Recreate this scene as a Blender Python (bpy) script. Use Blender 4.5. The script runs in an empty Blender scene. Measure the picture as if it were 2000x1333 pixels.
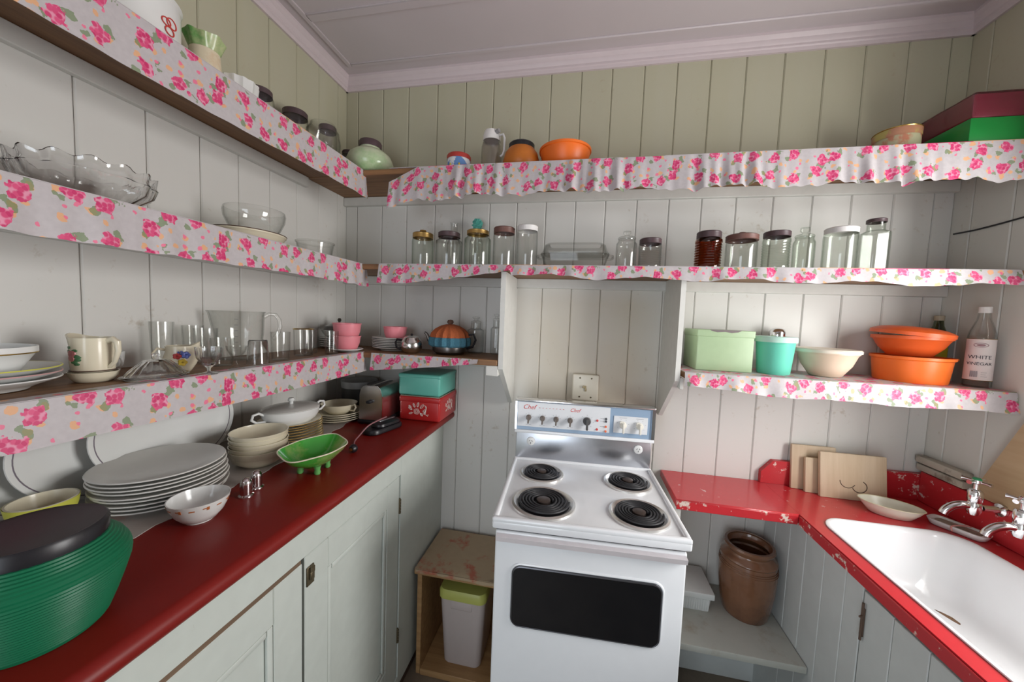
import bpy, bmesh, math, random
from mathutils import Vector, Matrix
from math import pi, sin, cos, radians
random.seed(7)
SC = bpy.context.scene
COL = SC.collection

# ------------------------------------------------------------------ camera
def cam_axes(yaw, pitch, roll):
    cy, sy, cp, sp, cr, sr = cos(yaw), sin(yaw), cos(pitch), sin(pitch), cos(roll), sin(roll)
    f = Vector((-sy*cp, cy*cp, sp)); r0 = Vector((cy, sy, 0)); u0 = r0.cross(f)
    return cr*r0 + sr*u0, -sr*r0 + cr*u0, f
cd = bpy.data.cameras.new('camera'); cam = bpy.data.objects.new('camera', cd); COL.objects.link(cam)
r_, u_, f_ = cam_axes(0.19051, -0.06644, 0.03834)
m = Matrix((r_, u_, -f_)).transposed().to_4x4(); m.translation = Vector((1.1931, -1.6296, 1.4680))
cam.matrix_world = m
cd.sensor_width = 36.0; cd.lens = 694.14/2000*36.0; cd.clip_start = 0.02
SC.camera = cam
SC.cycles.max_bounces = 20; SC.cycles.transmission_bounces = 20; SC.cycles.transparent_max_bounces = 40
# ------------------------------------------------------------------ world and light
W = bpy.data.worlds.new('world'); SC.world = W; W.use_nodes = True
bg = W.node_tree.nodes['Background']; bg.inputs[0].default_value = (0.55, 0.72, 1.0, 1); bg.inputs[1].default_value = 0.6
def area(name, loc, rot, sx, sy, power, colr):
    l = bpy.data.lights.new(name, 'AREA'); l.shape = 'RECTANGLE'; l.size = sx; l.size_y = sy; l.energy = power; l.color = colr
    o = bpy.data.objects.new(name, l); COL.objects.link(o); o.location = loc; o.rotation_euler = rot
    return o
WIN_Y0, WIN_Y1, WIN_Z0, WIN_Z1 = -1.25, -0.50, 0.97, 2.02      # window opening in the right wall
area('window_daylight', (2.68, (WIN_Y0+WIN_Y1)/2, (WIN_Z0+WIN_Z1)/2), (0, radians(90), 0), WIN_Z1-WIN_Z0, WIN_Y1-WIN_Y0, 47, (1.0, 0.985, 0.965))
area('doorway_daylight', (0.70, -3.12, 1.05), (radians(90), 0, 0), 0.9, 1.9, 23, (0.88, 0.94, 1.0))
vs = SC.view_settings
vs.view_transform = 'Standard'; vs.look = 'None'; vs.gamma = 1.0; vs.use_curve_mapping = False; vs.exposure = -0.12

# ------------------------------------------------------------------ materials
MATS = {}
def nodes_of(name):
    mt = bpy.data.materials.new(name); mt.use_nodes = True
    nt = mt.node_tree; b = nt.nodes['Principled BSDF']
    return mt, nt, b
def N(nt, typ, **kw):
    n = nt.nodes.new(typ)
    for k, v in kw.items(): setattr(n, k, v)
    return n
def L(nt, a, b): nt.links.new(a, b)
def mixc(nt, fac, a, b):
    n = N(nt, 'ShaderNodeMix', data_type='RGBA')
    for sock, v in ((n.inputs[0], fac), (n.inputs[6], a), (n.inputs[7], b)):
        if hasattr(v, 'is_output'): L(nt, v, sock)
        elif isinstance(v, (int, float)): sock.default_value = v
        else: sock.default_value = (*v, 1)
    return n.outputs[2]
def mth(nt, op, a, b=0.0, c=None):
    n = N(nt, 'ShaderNodeMath', operation=op)
    for i, v in enumerate((a, b) if c is None else (a, b, c)):
        if hasattr(v, 'is_output'): L(nt, v, n.inputs[i])
        else: n.inputs[i].default_value = v
    return n.outputs[0]
def ramp(nt, v, lo, hi):
    n = N(nt, 'ShaderNodeMapRange'); L(nt, v, n.inputs[0]); n.inputs[1].default_value = lo; n.inputs[2].default_value = hi
    n.clamp = True
    return n.outputs[0]
def noise(nt, scale, detail=3, vec=None, rough=.5):
    n = N(nt, 'ShaderNodeTexNoise'); n.inputs['Scale'].default_value = scale; n.inputs['Detail'].default_value = detail; n.inputs['Roughness'].default_value = rough
    if vec is not None: L(nt, vec, n.inputs['Vector'])
    return n.outputs['Fac']
def objco(nt): return N(nt, 'ShaderNodeTexCoord').outputs['Object']
def geopos(nt): return N(nt, 'ShaderNodeNewGeometry').outputs['Position']
def bump(nt, b, h, strength=.2, dist=.002):
    n = N(nt, 'ShaderNodeBump'); n.inputs['Strength'].default_value = strength; n.inputs['Distance'].default_value = dist
    L(nt, h, n.inputs['Height']); L(nt, n.outputs[0], b.inputs['Normal'])
def plain(name, colr, rough=.4, metal=0.0, var=.08, spec=.5, coat=0.0, sub=0.0, bmp=0.0, scale=30):
    if name in MATS: return MATS[name]
    mt, nt, b = nodes_of(name)
    nz = noise(nt, scale, 3, objco(nt))
    dark = tuple(c*(1-var) for c in colr); lite = tuple(min(1, c*(1+var)) for c in colr)
    L(nt, mixc(nt, nz, dark, lite), b.inputs['Base Color'])
    b.inputs['Roughness'].default_value = rough; b.inputs['Metallic'].default_value = metal
    b.inputs['Specular IOR Level'].default_value = spec; b.inputs['Coat Weight'].default_value = coat
    if sub: b.inputs['Subsurface Weight'].default_value = sub; b.inputs['Subsurface Radius'].default_value = (.01, .008, .006)
    if bmp: bump(nt, b, nz, bmp)
    MATS[name] = mt; return mt
def glass(name, colr=(1, 1, 1), rough=.0, ior=1.22):
    if name in MATS: return MATS[name]
    mt, nt, b = nodes_of(name)
    b.inputs['Transmission Weight'].default_value = 1.0; b.inputs['IOR'].default_value = ior
    nz = noise(nt, 25, 2, objco(nt))
    L(nt, mixc(nt, nz, tuple(c*.97 for c in colr), colr), b.inputs['Base Color'])
    L(nt, mth(nt, 'MULTIPLY_ADD', nz, .02, rough), b.inputs['Roughness'])
    b.inputs['Coat Weight'].default_value = 1.0; b.inputs['Coat Roughness'].default_value = .03; b.inputs['Coat IOR'].default_value = 1.5
    MATS[name] = mt; return mt
def thin_glass(name, colr, edge, rough=.02):
    """thin clear glass: passes light straight through, mirrors at a glancing angle"""
    if name in MATS: return MATS[name]
    mt, nt, b = nodes_of(name); nt.nodes.remove(b)
    lw = N(nt, 'ShaderNodeLayerWeight'); lw.inputs[0].default_value = .5
    nz = noise(nt, 30, 2, objco(nt))
    c = mixc(nt, mth(nt, 'POWER', lw.outputs['Facing'], 2.5), colr, edge)
    tr = N(nt, 'ShaderNodeBsdfTransparent'); L(nt, c, tr.inputs[0])
    gl = N(nt, 'ShaderNodeBsdfGlossy'); L(nt, mth(nt, 'MULTIPLY_ADD', nz, .05, rough), gl.inputs['Roughness'])
    mx = N(nt, 'ShaderNodeMixShader'); L(nt, mth(nt, 'MULTIPLY_ADD', mth(nt, 'POWER', lw.outputs['Facing'], 4.0), .30, .045), mx.inputs[0]); L(nt, tr.outputs[0], mx.inputs[1]); L(nt, gl.outputs[0], mx.inputs[2])
    L(nt, mx.outputs[0], nt.nodes['Material Output'].inputs[0])
    MATS[name] = mt; return mt
def wear(name, base, chip, scale=18, thr=.62, rough=.35, soft=.03, spec=.5, bands=None, coat=0.0):
    """paint with chipped / stained patches of another colour"""
    if name in MATS: return MATS[name]
    mt, nt, b = nodes_of(name)
    co = objco(nt)
    n1 = noise(nt, scale, 6, co, .65); n2 = noise(nt, scale*.22, 2, co); n3 = noise(nt, scale*3, 2, co)
    msk = ramp(nt, mth(nt, 'MULTIPLY_ADD', n2, .35, n1), thr+.175-soft, thr+.175+soft)
    bs = mixc(nt, n3, tuple(c*.94 for c in base), tuple(min(1, c*1.06) for c in base))
    L(nt, mixc(nt, msk, bs, chip), b.inputs['Base Color'])
    b.inputs['Roughness'].default_value = rough; b.inputs['Specular IOR Level'].default_value = spec; b.inputs['Coat Weight'].default_value = coat
    bump(nt, b, msk, .25, .0006)
    MATS[name] = mt; return mt
def wood(name, a, c, rough=.55, axis=0, scale=9):
    if name in MATS: return MATS[name]
    mt, nt, b = nodes_of(name)
    mp = N(nt, 'ShaderNodeMapping'); L(nt, objco(nt), mp.inputs[0])
    s = [scale*5]*3; s[axis] = scale*.35; mp.inputs['Scale'].default_value = s
    nz = noise(nt, 1.0, 5, mp.outputs[0], .6)
    L(nt, mixc(nt, ramp(nt, nz, .3, .7), a, c), b.inputs['Base Color']); b.inputs['Roughness'].default_value = rough
    bump(nt, b, nz, .15, .001)
    MATS[name] = mt; return mt
def wall_paint(name, low, high, zsplit):
    """painted boards: cream-green above the picture-height shelf, off-white below it"""
    mt, nt, b = nodes_of(name)
    p = geopos(nt); sep = N(nt, 'ShaderNodeSeparateXYZ'); L(nt, p, sep.inputs[0])
    mp = N(nt, 'ShaderNodeMapping'); L(nt, p, mp.inputs[0]); mp.inputs['Scale'].default_value = (14, 14, 1.2)
    streak = noise(nt, 1.0, 4, mp.outputs[0]); spots = noise(nt, 45, 4, p, .6); blot = noise(nt, 3, 3, p)
    k = ramp(nt, sep.outputs[2], zsplit-.004, zsplit+.004)
    base = mixc(nt, k, low, high)
    base = mixc(nt, mth(nt, 'MULTIPLY', streak, .25), base, tuple(c*.86 for c in low))
    stain = mth(nt, 'MULTIPLY', ramp(nt, mth(nt, 'MULTIPLY_ADD', blot, .6, spots), .98, 1.12), .45)
    def band(o, lo, hi, w): return mth(nt, 'MULTIPLY', ramp(nt, o, lo-w, lo+w), ramp(nt, mth(nt, 'MULTIPLY', o, -1.0), -hi-w, -hi+w))
    grease = mth(nt, 'MULTIPLY', band(sep.outputs[0], .95, 1.50, .10), band(sep.outputs[2], .98, 1.60, .06))
    grease = mth(nt, 'MULTIPLY', grease, mth(nt, 'MULTIPLY_ADD', blot, .9, .15))
    base = mixc(nt, grease, base, (.60, .52, .38))
    L(nt, mixc(nt, stain, base, (.42, .34, .24)), b.inputs['Base Color'])
    b.inputs['Roughness'].default_value = .42; b.inputs['Specular IOR Level'].default_value = .4
    bump(nt, b, noise(nt, 160, 2, p), .08, .001)
    return mt
def floral(name):
    mt, nt, b = nodes_of(name)
    uv = N(nt, 'ShaderNodeUVMap').outputs[0]
    def vor(scale, off, rnd):
        mp = N(nt, 'ShaderNodeMapping'); L(nt, uv, mp.inputs[0]); mp.inputs['Location'].default_value = (off[0], off[1], 0)
        v = N(nt, 'ShaderNodeTexVoronoi', voronoi_dimensions='2D'); L(nt, mp.outputs[0], v.inputs['Vector'])
        v.inputs['Scale'].default_value = scale; v.inputs['Randomness'].default_value = rnd
        return v.outputs['Distance'], v.outputs['Color']
    n1 = noise(nt, 55, 3, uv); n2 = noise(nt, 90, 2, uv)
    wob = mth(nt, 'MULTIPLY_ADD', n1, .50, -.25)
    d1, c1 = vor(15.0, (0, 0), .60)
    rose = mth(nt, 'LESS_THAN', mth(nt, 'ADD', d1, wob), .245)
    d1b, _ = vor(15.0, (-.016, .015), .60)
    leaf = mth(nt, 'LESS_THAN', mth(nt, 'ADD', d1b, mth(nt, 'MULTIPLY', wob, 1.5)), .12)
    d1c, _ = vor(15.0, (.018, -.015), .60)
    leaf2 = mth(nt, 'LESS_THAN', mth(nt, 'ADD', d1c, mth(nt, 'MULTIPLY', wob, 1.5)), .09)
    leaf = mth(nt, 'MAXIMUM', leaf, leaf2)
    dp, cp = vor(120, (0, 0), 1.0)
    sepc = N(nt, 'ShaderNodeSeparateColor'); L(nt, cp, sepc.inputs[0])
    d2, _ = vor(27, (.013, .007), .9)
    orange = mth(nt, 'LESS_THAN', mth(nt, 'ADD', d2, mth(nt, 'MULTIPLY', wob, 1.8)), .150)
    d3, _ = vor(24, (.05, .031), .9)
    bud = mth(nt, 'LESS_THAN', mth(nt, 'ADD', d3, wob), .085)
    petal = mixc(nt, sepc.outputs[0], (.56, .03, .135), (.72, .10, .23))
    petal = mixc(nt, ramp(nt, dp, .45, .75), petal, (.76, .30, .42))
    c = mixc(nt, n2, (.45, .415, .425), (.55, .515, .52))
    c = mixc(nt, mth(nt, 'MULTIPLY', orange, .75), c, (.80, .38, .14))
    c = mixc(nt, mth(nt, 'MULTIPLY', leaf, .8), c, (.17, .24, .11))
    c = mixc(nt, mth(nt, 'MULTIPLY', bud, .9), c, (.80, .16, .28))
    c = mixc(nt, rose, c, petal)
    L(nt, c, b.inputs['Base Color']); b.inputs['Roughness'].default_value = .45
    b.inputs['Specular IOR Level'].default_value = .35
    MATS[name] = mt; return mt
def hatch(name, a, c, scale=260):
    mt, nt, b = nodes_of(name)
    w = N(nt, 'ShaderNodeTexWave', wave_type='BANDS', bands_direction='DIAGONAL'); L(nt, objco(nt), w.inputs['Vector']); w.inputs['Scale'].default_value = scale
    ch = N(nt, 'ShaderNodeTexChecker'); L(nt, objco(nt), ch.inputs[0]); ch.inputs['Scale'].default_value = 220
    L(nt, mixc(nt, mth(nt, 'MULTIPLY', w.outputs['Fac'], .8), a, c), b.inputs['Base Color']); b.inputs['Roughness'].default_value = .3
    return mt

M_WALL = wall_paint('wall_paint', (.70, .69, .65), (.46, .44, .305), 2.03)
M_WALLR = wall_paint('wall_paint_side', (.66, .65, .60), (.46, .43, .31), 2.03)
M_GROOVE = plain('groove_paint', (.42, .40, .34), .6)
M_CLEAT = plain('cleat_paint', (.66, .66, .62), .45)
M_CEIL = plain('ceiling_paint', (.56, .50, .515), .5, var=.05, scale=3)
M_CORN = plain('cornice_paint', (.62, .53, .545), .45, var=.04)
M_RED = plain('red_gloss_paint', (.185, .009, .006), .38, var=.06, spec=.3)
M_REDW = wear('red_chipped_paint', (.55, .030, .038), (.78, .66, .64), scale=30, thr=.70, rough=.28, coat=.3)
M_REDEDGE = wear('red_edge_paint', (.50, .022, .030), (.72, .60, .52), scale=40, thr=.62, rough=.35)
M_WOOD = wood('shelf_wood', (.16, .075, .03), (.30, .155, .065))
M_WOODY = wood('shelf_wood_side', (.14, .065, .028), (.27, .14, .06), axis=1)
M_PINE = wood('crate_pine', (.28, .15, .06), (.42, .25, .11), axis=0)
M_PLY = wood('ply_wood', (.46, .31, .17), (.55, .40, .24), axis=1, scale=5)
M_BREAD = wood('bread_board_wood', (.52, .39, .25), (.64, .51, .36), axis=2, scale=5)
M_CAB = wear('cabinet_paint', (.56, .60, .555), (.36, .27, .19), scale=9, thr=.755, rough=.42)
M_CABR = wear('sink_cabinet_paint', (.56, .59, .575), (.40, .34, .27), scale=7, thr=.84, rough=.45)
M_LOWSHELF = wear('low_shelf_paint', (.46, .47, .42), (.30, .22, .14), scale=8, thr=.72, rough=.55, soft=.12)
M_KICK = plain('kick_board_brown', (.09, .05, .035), .5)
M_FLORAL = floral('floral_cotton')
M_GLASS = thin_glass('clear_glass', (.975, .978, .972), (.70, .71, .70))
M_GLASSB = thin_glass('greenish_glass', (.955, .968, .95), (.64, .69, .64))
M_PRESS = glass('pressed_glass', (.93, .93, .93), .05, 1.3)
M_AMBER = glass('amber_glass', (.42, .13, .03), .04)
M_DARKGLASS = glass('smoky_glass', (.10, .09, .08), .05)
M_CHROME = plain('chrome', (.78, .78, .80), .12, 1.0, var=.03)
M_STEEL = plain('brushed_steel', (.55, .57, .61), .30, 1.0, var=.06)
M_ENAMEL = plain('white_enamel', (.80, .82, .84), .18, var=.02, coat=.3)
M_SINK = wear('sink_enamel', (.86, .87, .88), (.45, .30, .15), scale=2.5, thr=.86, rough=.15, soft=.02, coat=.4)
M_BLACK = plain('black_plastic', (.012, .011, .014), .35)
M_COIL = plain('burner_coil', (.022, .022, .025), .5, var=.3)
M_OVENGLASS = plain('oven_window_glass', (.006, .007, .009), .06, spec=.6)
M_CREAM = plain('cream_china', (.74, .68, .52), .2, coat=.2, var=.03)
M_WHITE = plain('white_china', (.76, .77, .75), .18, coat=.25, var=.02)
M_GREYCHINA = plain('grey_white_china', (.62, .61, .57), .22, coat=.2, var=.03)
M_GOLD = plain('gold_rim', (.62, .42, .12), .25, .9)
M_PINK = plain('pink_melamine', (.80, .26, .30), .35, var=.03)
M_ORANGE = plain('orange_plastic', (.86, .17, .02), .4, var=.03)
M_ORANGE2 = plain('burnt_orange_plastic', (.72, .11, .02), .4, var=.03)
M_ORANGEDK = plain('amber_orange_plastic', (.52, .15, .015), .45, var=.05)
M_MINT = plain('mint_plastic', (.14, .62, .46), .35, var=.03)
M_MINTLID = plain('pale_mint_plastic', (.50, .74, .64), .4, var=.03)
M_TEAL = plain('teal_tin_paint', (.12, .44, .36), .35, var=.04)
M_TINRED = plain('red_tin_paint', (.40, .018, .018), .3, var=.04)
M_TINRIM = plain('tin_rim_greygreen', (.22, .25, .19), .35, .3)
M_SAGE = wear('sage_tin_paint', (.36, .48, .29), (.20, .17, .17), scale=14, thr=.86, rough=.4)
M_CREAMP = plain('cream_plastic', (.78, .62, .47), .4, var=.03)
M_CREAMLID = plain('cream_plastic_lid', (.80, .72, .60), .4, var=.03)
M_LIDDK = plain('dark_jar_lid', (.075, .045, .05), .4)
M_LIDBR = plain('brown_jar_lid', (.16, .075, .06), .45)
M_LIDGOLD = plain('gold_jar_lid', (.40, .25, .08), .35, .7)
M_LIDWHITE = plain('white_jar_lid', (.78, .76, .74), .4)
M_GREENCAN = plain('green_plastic', (.005, .125, .055), .42, var=.06, spec=.3)
M_STONE = wear('stoneware_glaze', (.19, .085, .042), (.085, .036, .02), scale=6, thr=.60, rough=.22, soft=.15, coat=.6)
M_LIME = plain('lime_plastic', (.46, .48, .12), .4, var=.04)
M_BINBODY = plain('bin_plastic', (.52, .45, .43), .45, var=.03)
M_PWHITE = plain('white_plastic', (.66, .68, .66), .45, var=.05)
M_SWITCH = plain('switch_plastic', (.78, .74, .62), .35, var=.02)
M_GLAZEGREEN = wear('green_glaze', (.055, .36, .045), (.50, .50, .20), scale=6, thr=.56, rough=.18, soft=.12, coat=.4)
M_DARKMARK = plain('dark_print', (.05, .05, .06), .5)
M_REDMARK = plain('red_print', (.62, .05, .04), .5)
M_GREYMARK = plain('grey_print', (.30, .30, .33), .5)
M_PAPER = plain('label_paper', (.74, .68, .66), .6, var=.03)
M_YELLOWLABEL = plain('yellow_label_paper', (.42, .38, .02), .55)
M_LINER = wear('shelf_liner_vinyl', (.42, .38, .35), (.50, .28, .22), scale=14, thr=.70, rough=.5, soft=.08)
M_OILCLOTH = wear('oilcloth', (.40, .30, .19), (.40, .12, .07), scale=12, thr=.60, rough=.6, soft=.05)
M_LINO = wear('floor_lino', (.21, .165, .12), (.12, .085, .06), scale=5, thr=.60, rough=.55, soft=.15)
M_CORD = plain('pink_cord', (.30, .13, .14), .6)
M_PANE = None
def pane_mat():
    mt, nt, b = nodes_of('window_pane')
    tr = N(nt, 'ShaderNodeBsdfTransparent'); gl = N(nt, 'ShaderNodeBsdfGlossy'); gl.inputs['Roughness'].default_value = .02
    mx = N(nt, 'ShaderNodeMixShader'); mx.inputs[0].default_value = .06
    L(nt, tr.outputs[0], mx.inputs[1]); L(nt, gl.outputs[0], mx.inputs[2]); L(nt, mx.outputs[0], nt.nodes['Material Output'].inputs[0])
    return mt
M_PANE = pane_mat()

# ------------------------------------------------------------------ mesh helpers
def B(): return bmesh.new()
def box(bm, x0, x1, y0, y1, z0, z1, bev=0.0, seg=2):
    vs_ = [bm.verts.new((x, y, z)) for x in (x0, x1) for y in (y0, y1) for z in (z0, z1)]
    fs = [(0, 1, 3, 2), (4, 6, 7, 5), (0, 4, 5, 1), (2, 3, 7, 6), (0, 2, 6, 4), (1, 5, 7, 3)]
    faces = [bm.faces.new([vs_[i] for i in f]) for f in fs]
    if bev > 0:
        es = list({e for f in faces for e in f.edges})
        bmesh.ops.bevel(bm, geom=es, offset=bev, segments=seg, affect='EDGES', profile=.5)
    return bm
def lathe(bm, prof, seg=36, sx=1.0, sy=1.0, mod=None, off=(0, 0, 0)):
    rings = []
    for (r, z) in prof:
        if r <= 1e-6: rings.append([bm.verts.new((off[0], off[1], z+off[2]))])
        else:
            ring = []
            for i in range(seg):
                t = 2*pi*i/seg; k = mod(t, r, z) if mod else (1.0, 0.0)
                ring.append(bm.verts.new((off[0]+r*k[0]*cos(t)*sx, off[1]+r*k[0]*sin(t)*sy, z+k[1]+off[2])))
            rings.append(ring)
    for a, b in zip(rings[:-1], rings[1:]):
        for i in range(seg):
            j = (i+1) % seg
            if len(a) == 1 and len(b) == 1: continue
            if len(a) == 1: bm.faces.new((a[0], b[i], b[j]))
            elif len(b) == 1: bm.faces.new((a[i], b[0], a[j]))
            else: bm.faces.new((a[i], b[i], b[j], a[j]))
    return bm
def vessel(outer, t):
    """closed double-walled profile from an open outer profile [(r,z)...] bottom to rim"""
    z0 = outer[0][1]
    inner = [(max(r-t, .001), max(z, z0+t)) for r, z in reversed(outer)]
    inner[0] = (inner[0][0], outer[-1][1])
    p = [(0, z0)] + outer + inner + [(0, z0+t)]
    out = [p[0]]
    for q in p[1:]:
        if abs(q[0]-out[-1][0])+abs(q[1]-out[-1][1]) > 1e-5: out.append(q)
    return out
def tube(bm, pts, r, seg=10, closed=False, rr=None):
    pts = [Vector(p) for p in pts]; n = len(pts); rings = []
    up = Vector((0, 0, 1)); prev = None
    for i, p in enumerate(pts):
        a = pts[(i-1) % n] if (closed or i > 0) else p; b = pts[(i+1) % n] if (closed or i < n-1) else p
        t = (b-a).normalized()
        if prev is None:
            s = t.cross(up)
            if s.length < 1e-3: s = t.cross(Vector((1, 0, 0)))
        else: s = prev - t*prev.dot(t)
        s.normalize(); prev = s; w = t.cross(s)
        rad = rr[i] if rr else r
        rings.append([bm.verts.new(p + s*rad*cos(2*pi*k/seg) + w*rad*sin(2*pi*k/seg)) for k in range(seg)])
    m_ = n if closed else n-1
    for i in range(m_):
        a, b = rings[i], rings[(i+1) % n]
        for k in range(seg):
            j = (k+1) % seg; bm.faces.new((a[k], a[j], b[j], b[k]))
    if not closed:
        bm.faces.new(list(reversed(rings[0]))); bm.faces.new(rings[-1])
    return bm
def prism(bm, poly, axis, t0, t1):
    """extrude a 2D polygon along an axis; poly is in the two other axes in order"""
    def P(a, b, t):
        return {'x': (t, a, b), 'y': (a, t, b), 'z': (a, b, t)}[axis]
    A = [bm.verts.new(P(a, b, t0)) for a, b in poly]; Bv = [bm.verts.new(P(a, b, t1)) for a, b in poly]
    bm.faces.new(A); bm.faces.new(list(reversed(Bv)))
    n = len(poly)
    for i in range(n):
        j = (i+1) % n; bm.faces.new((A[i], Bv[i], Bv[j], A[j]))
    return bm
def rrect(x0, x1, y0, y1, r, k=6):
    pts = []
    for cx, cy, a0 in ((x1-r, y1-r, 0), (x0+r, y1-r, 90), (x0+r, y0+r, 180), (x1-r, y0+r, 270)):
        for i in range(k+1):
            a = radians(a0+90*i/k); pts.append((cx+r*cos(a), cy+r*sin(a)))
    return pts
def build(name, bm, mat, parent=None, loc=None, rot=None, smooth=40, uv=None):
    bmesh.ops.recalc_face_normals(bm, faces=bm.faces)
    me = bpy.data.meshes.new(name); bm.to_mesh(me); bm.free()
    me.materials.append(mat)
    if smooth:
        me.polygons.foreach_set('use_smooth', [True]*len(me.polygons)); me.set_sharp_from_angle(angle=radians(smooth))
    o = bpy.data.objects.new(name, me); COL.objects.link(o)
    if parent is not None: o.parent = parent
    if loc is not None: o.location = loc
    if rot is not None: o.rotation_euler = rot
    return o
def tag(o, label, cat, group=None):
    o['label'] = label; o['category'] = cat
    if group: o['group'] = group
    return o
def thing(name, label, cat, loc=(0, 0, 0), rz=0.0, group=None, rot=None):
    o = bpy.data.objects.new(name, None); COL.objects.link(o); o.empty_display_size = .05
    o.location = loc; o.rotation_euler = rot if rot else (0, 0, rz)
    return tag(o, label, cat, group)
def struct(o): o['kind'] = 'structure'; return o
def empty_struct(name):
    o = bpy.data.objects.new(name, None); COL.objects.link(o); o.empty_display_size = .1
    return struct(o)
def text_mesh(s, size, shear=0.0, extr=.0002, spacing=1.0, align='CENTER'):
    cu = bpy.data.curves.new('text', 'FONT'); cu.body = s; cu.size = size; cu.shear = shear; cu.extrude = extr; cu.align_x = align; cu.align_y = 'CENTER'; cu.space_character = spacing; cu.resolution_u = 3
    o = bpy.data.objects.new('text', cu); COL.objects.link(o)
    me = bpy.data.meshes.new_from_object(o); bpy.data.objects.remove(o)
    return me
def text_part(name, s, size, mat, parent, mapf, **kw):
    me = text_mesh(s, size, **kw)
    for v in me.vertices: v.co = Vector(mapf(v.co.x, v.co.y, v.co.z))
    me.materials.clear(); me.materials.append(mat)
    o = bpy.data.objects.new(name, me); COL.objects.link(o); o.parent = parent
    return o
ORD = ['topmost', 'second from the top', 'third from the top', 'fourth from the top', 'fifth from the top', 'sixth from the top', 'seventh from the top', 'eighth from the top', 'ninth from the top', 'tenth from the top', 'eleventh from the top', 'twelfth from the top']

# ------------------------------------------------------------------ room shell
RW, FLOOR, CEIL, ROOM = 2.524, -0.05, 2.59, -3.05
T = .014
def board_mesh(name, axis):
    """unit-wide tongue and groove board with eased edges, 1 m tall; scaled per board"""
    bm = B()
    e = .028
    prof = [(0, 0), (0, .74), (e, 1), (1-e, 1), (1, .74), (1, 0)]
    if axis == 'y': prism(bm, [(a, -b*T) for a, b in prof], 'z', 0, 1)       # back wall, faces -y
    elif axis == 'x+': prism(bm, [(b*T, a) for a, b in prof], 'z', 0, 1)     # left wall, faces +x
    else: prism(bm, [(-b*T, a) for a, b in prof], 'z', 0, 1)                 # right wall, faces -x
    bmesh.ops.recalc_face_normals(bm, faces=bm.faces)
    me = bpy.data.meshes.new(name); bm.to_mesh(me); bm.free()
    return me
def boards(parent, mesh, axis, edges, z0, z1, fixed, gap=.0012):
    for a, b in zip(edges[:-1], edges[1:]):
        o = bpy.data.objects.new('board', mesh); COL.objects.link(o); o.parent = parent
        if axis == 'x': o.location = (a+gap/2, fixed, z0); o.scale = (b-a-gap, 1, z1-z0)
        else: o.location = (fixed, a+gap/2, z0); o.scale = (1, b-a-gap, z1-z0)
bb = B(); box(bb, -.1, RW+.1, .0, .08, FLOOR, CEIL+.1)
wall_back = struct(build('wall_back', bb, M_GROOVE, smooth=0))
mb_ = board_mesh('board', 'y'); mb_.materials.append(M_WALL)
bx = [0.014, .076, .21, .341, .486, .624, .754, .881, 1.012, 1.142, 1.269, 1.399, 1.527, 1.653, 1.782, 1.916, 2.053, 2.185, 2.322, 2.45, RW-.014]
boards(wall_back, mb_, 'x', bx, FLOOR, CEIL-.002, -.0005+T*0)
bb = B(); box(bb, -.08, 0, ROOM, -.0, FLOOR, CEIL+.1)
wall_left = struct(build('wall_left', bb, M_GROOVE, smooth=0))
ml_ = board_mesh('board', 'x+'); ml_.materials.append(M_WALL)
ly = [0, -.078, -.201, -.326, -.455, -.580, -.706, -.845, -.985, -1.115]
while ly[-1] > ROOM+.1: ly.append(round(ly[-1]-.128, 3))
boards(wall_left, ml_, 'y', list(reversed(ly)), FLOOR, CEIL-.002, .0005)
bb = B()
box(bb, RW, RW+.10, WIN_Y1, 0, FLOOR, CEIL+.1); box(bb, RW, RW+.10, ROOM, WIN_Y0, FLOOR, CEIL+.1)
box(bb, RW, RW+.10, WIN_Y0, WIN_Y1, FLOOR, WIN_Z0); box(bb, RW, RW+.10, WIN_Y0, WIN_Y1, WIN_Z1, CEIL+.1)
wall_right = struct(build('wall_right', bb, M_GROOVE, smooth=0))
mr_ = board_mesh('board', 'x-'); mr_.materials.append(M_WALLR)
ry = [0, -.08, -.205, -.33, -.452, WIN_Y1]
boards(wall_right, mr_, 'y', list(reversed(ry)), FLOOR, CEIL-.002, RW-.0005)
ry = [WIN_Y1, -.69, -.82, -.95, -1.08, -1.22, WIN_Y0]
boards(wall_right, mr_, 'y', list(reversed(ry)), FLOOR, WIN_Z0, RW-.0005); boards(wall_right, mr_, 'y', list(reversed(ry)), WIN_Z1, CEIL-.002, RW-.0005)
ry = [WIN_Y0-.13*i for i in range(14) if WIN_Y0-.13*i > ROOM]
boards(wall_right, mr_, 'y', list(reversed(ry)), FLOOR, CEIL-.002, RW-.0005)
# wall behind the viewer with an open doorway
DX0, DX1, DZ = .25, 1.15, 2.0
bb = B(); box(bb, -.08, DX0, ROOM-.08, ROOM, FLOOR, CEIL+.1); box(bb, DX1, RW+.1, ROOM-.08, ROOM, FLOOR, CEIL+.1); box(bb, DX0, DX1, ROOM-.08, ROOM, DZ, CEIL+.1)
struct(build('wall_front', bb, M_WALLR, smooth=0))
bb = B(); box(bb, DX0-.07, DX0, ROOM, ROOM+.02, FLOOR, DZ+.07); box(bb, DX1, DX1+.07, ROOM, ROOM+.02, FLOOR, DZ+.07); box(bb, DX0, DX1, ROOM, ROOM+.02, DZ, DZ+.07)
struct(build('door_1', bb, M_CLEAT, smooth=0))
bb = B(); box(bb, -.08, RW+.1, ROOM-.08, .08, FLOOR-.05, FLOOR)
floor = struct(build('floor', bb, M_LINO, smooth=0))
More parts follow.
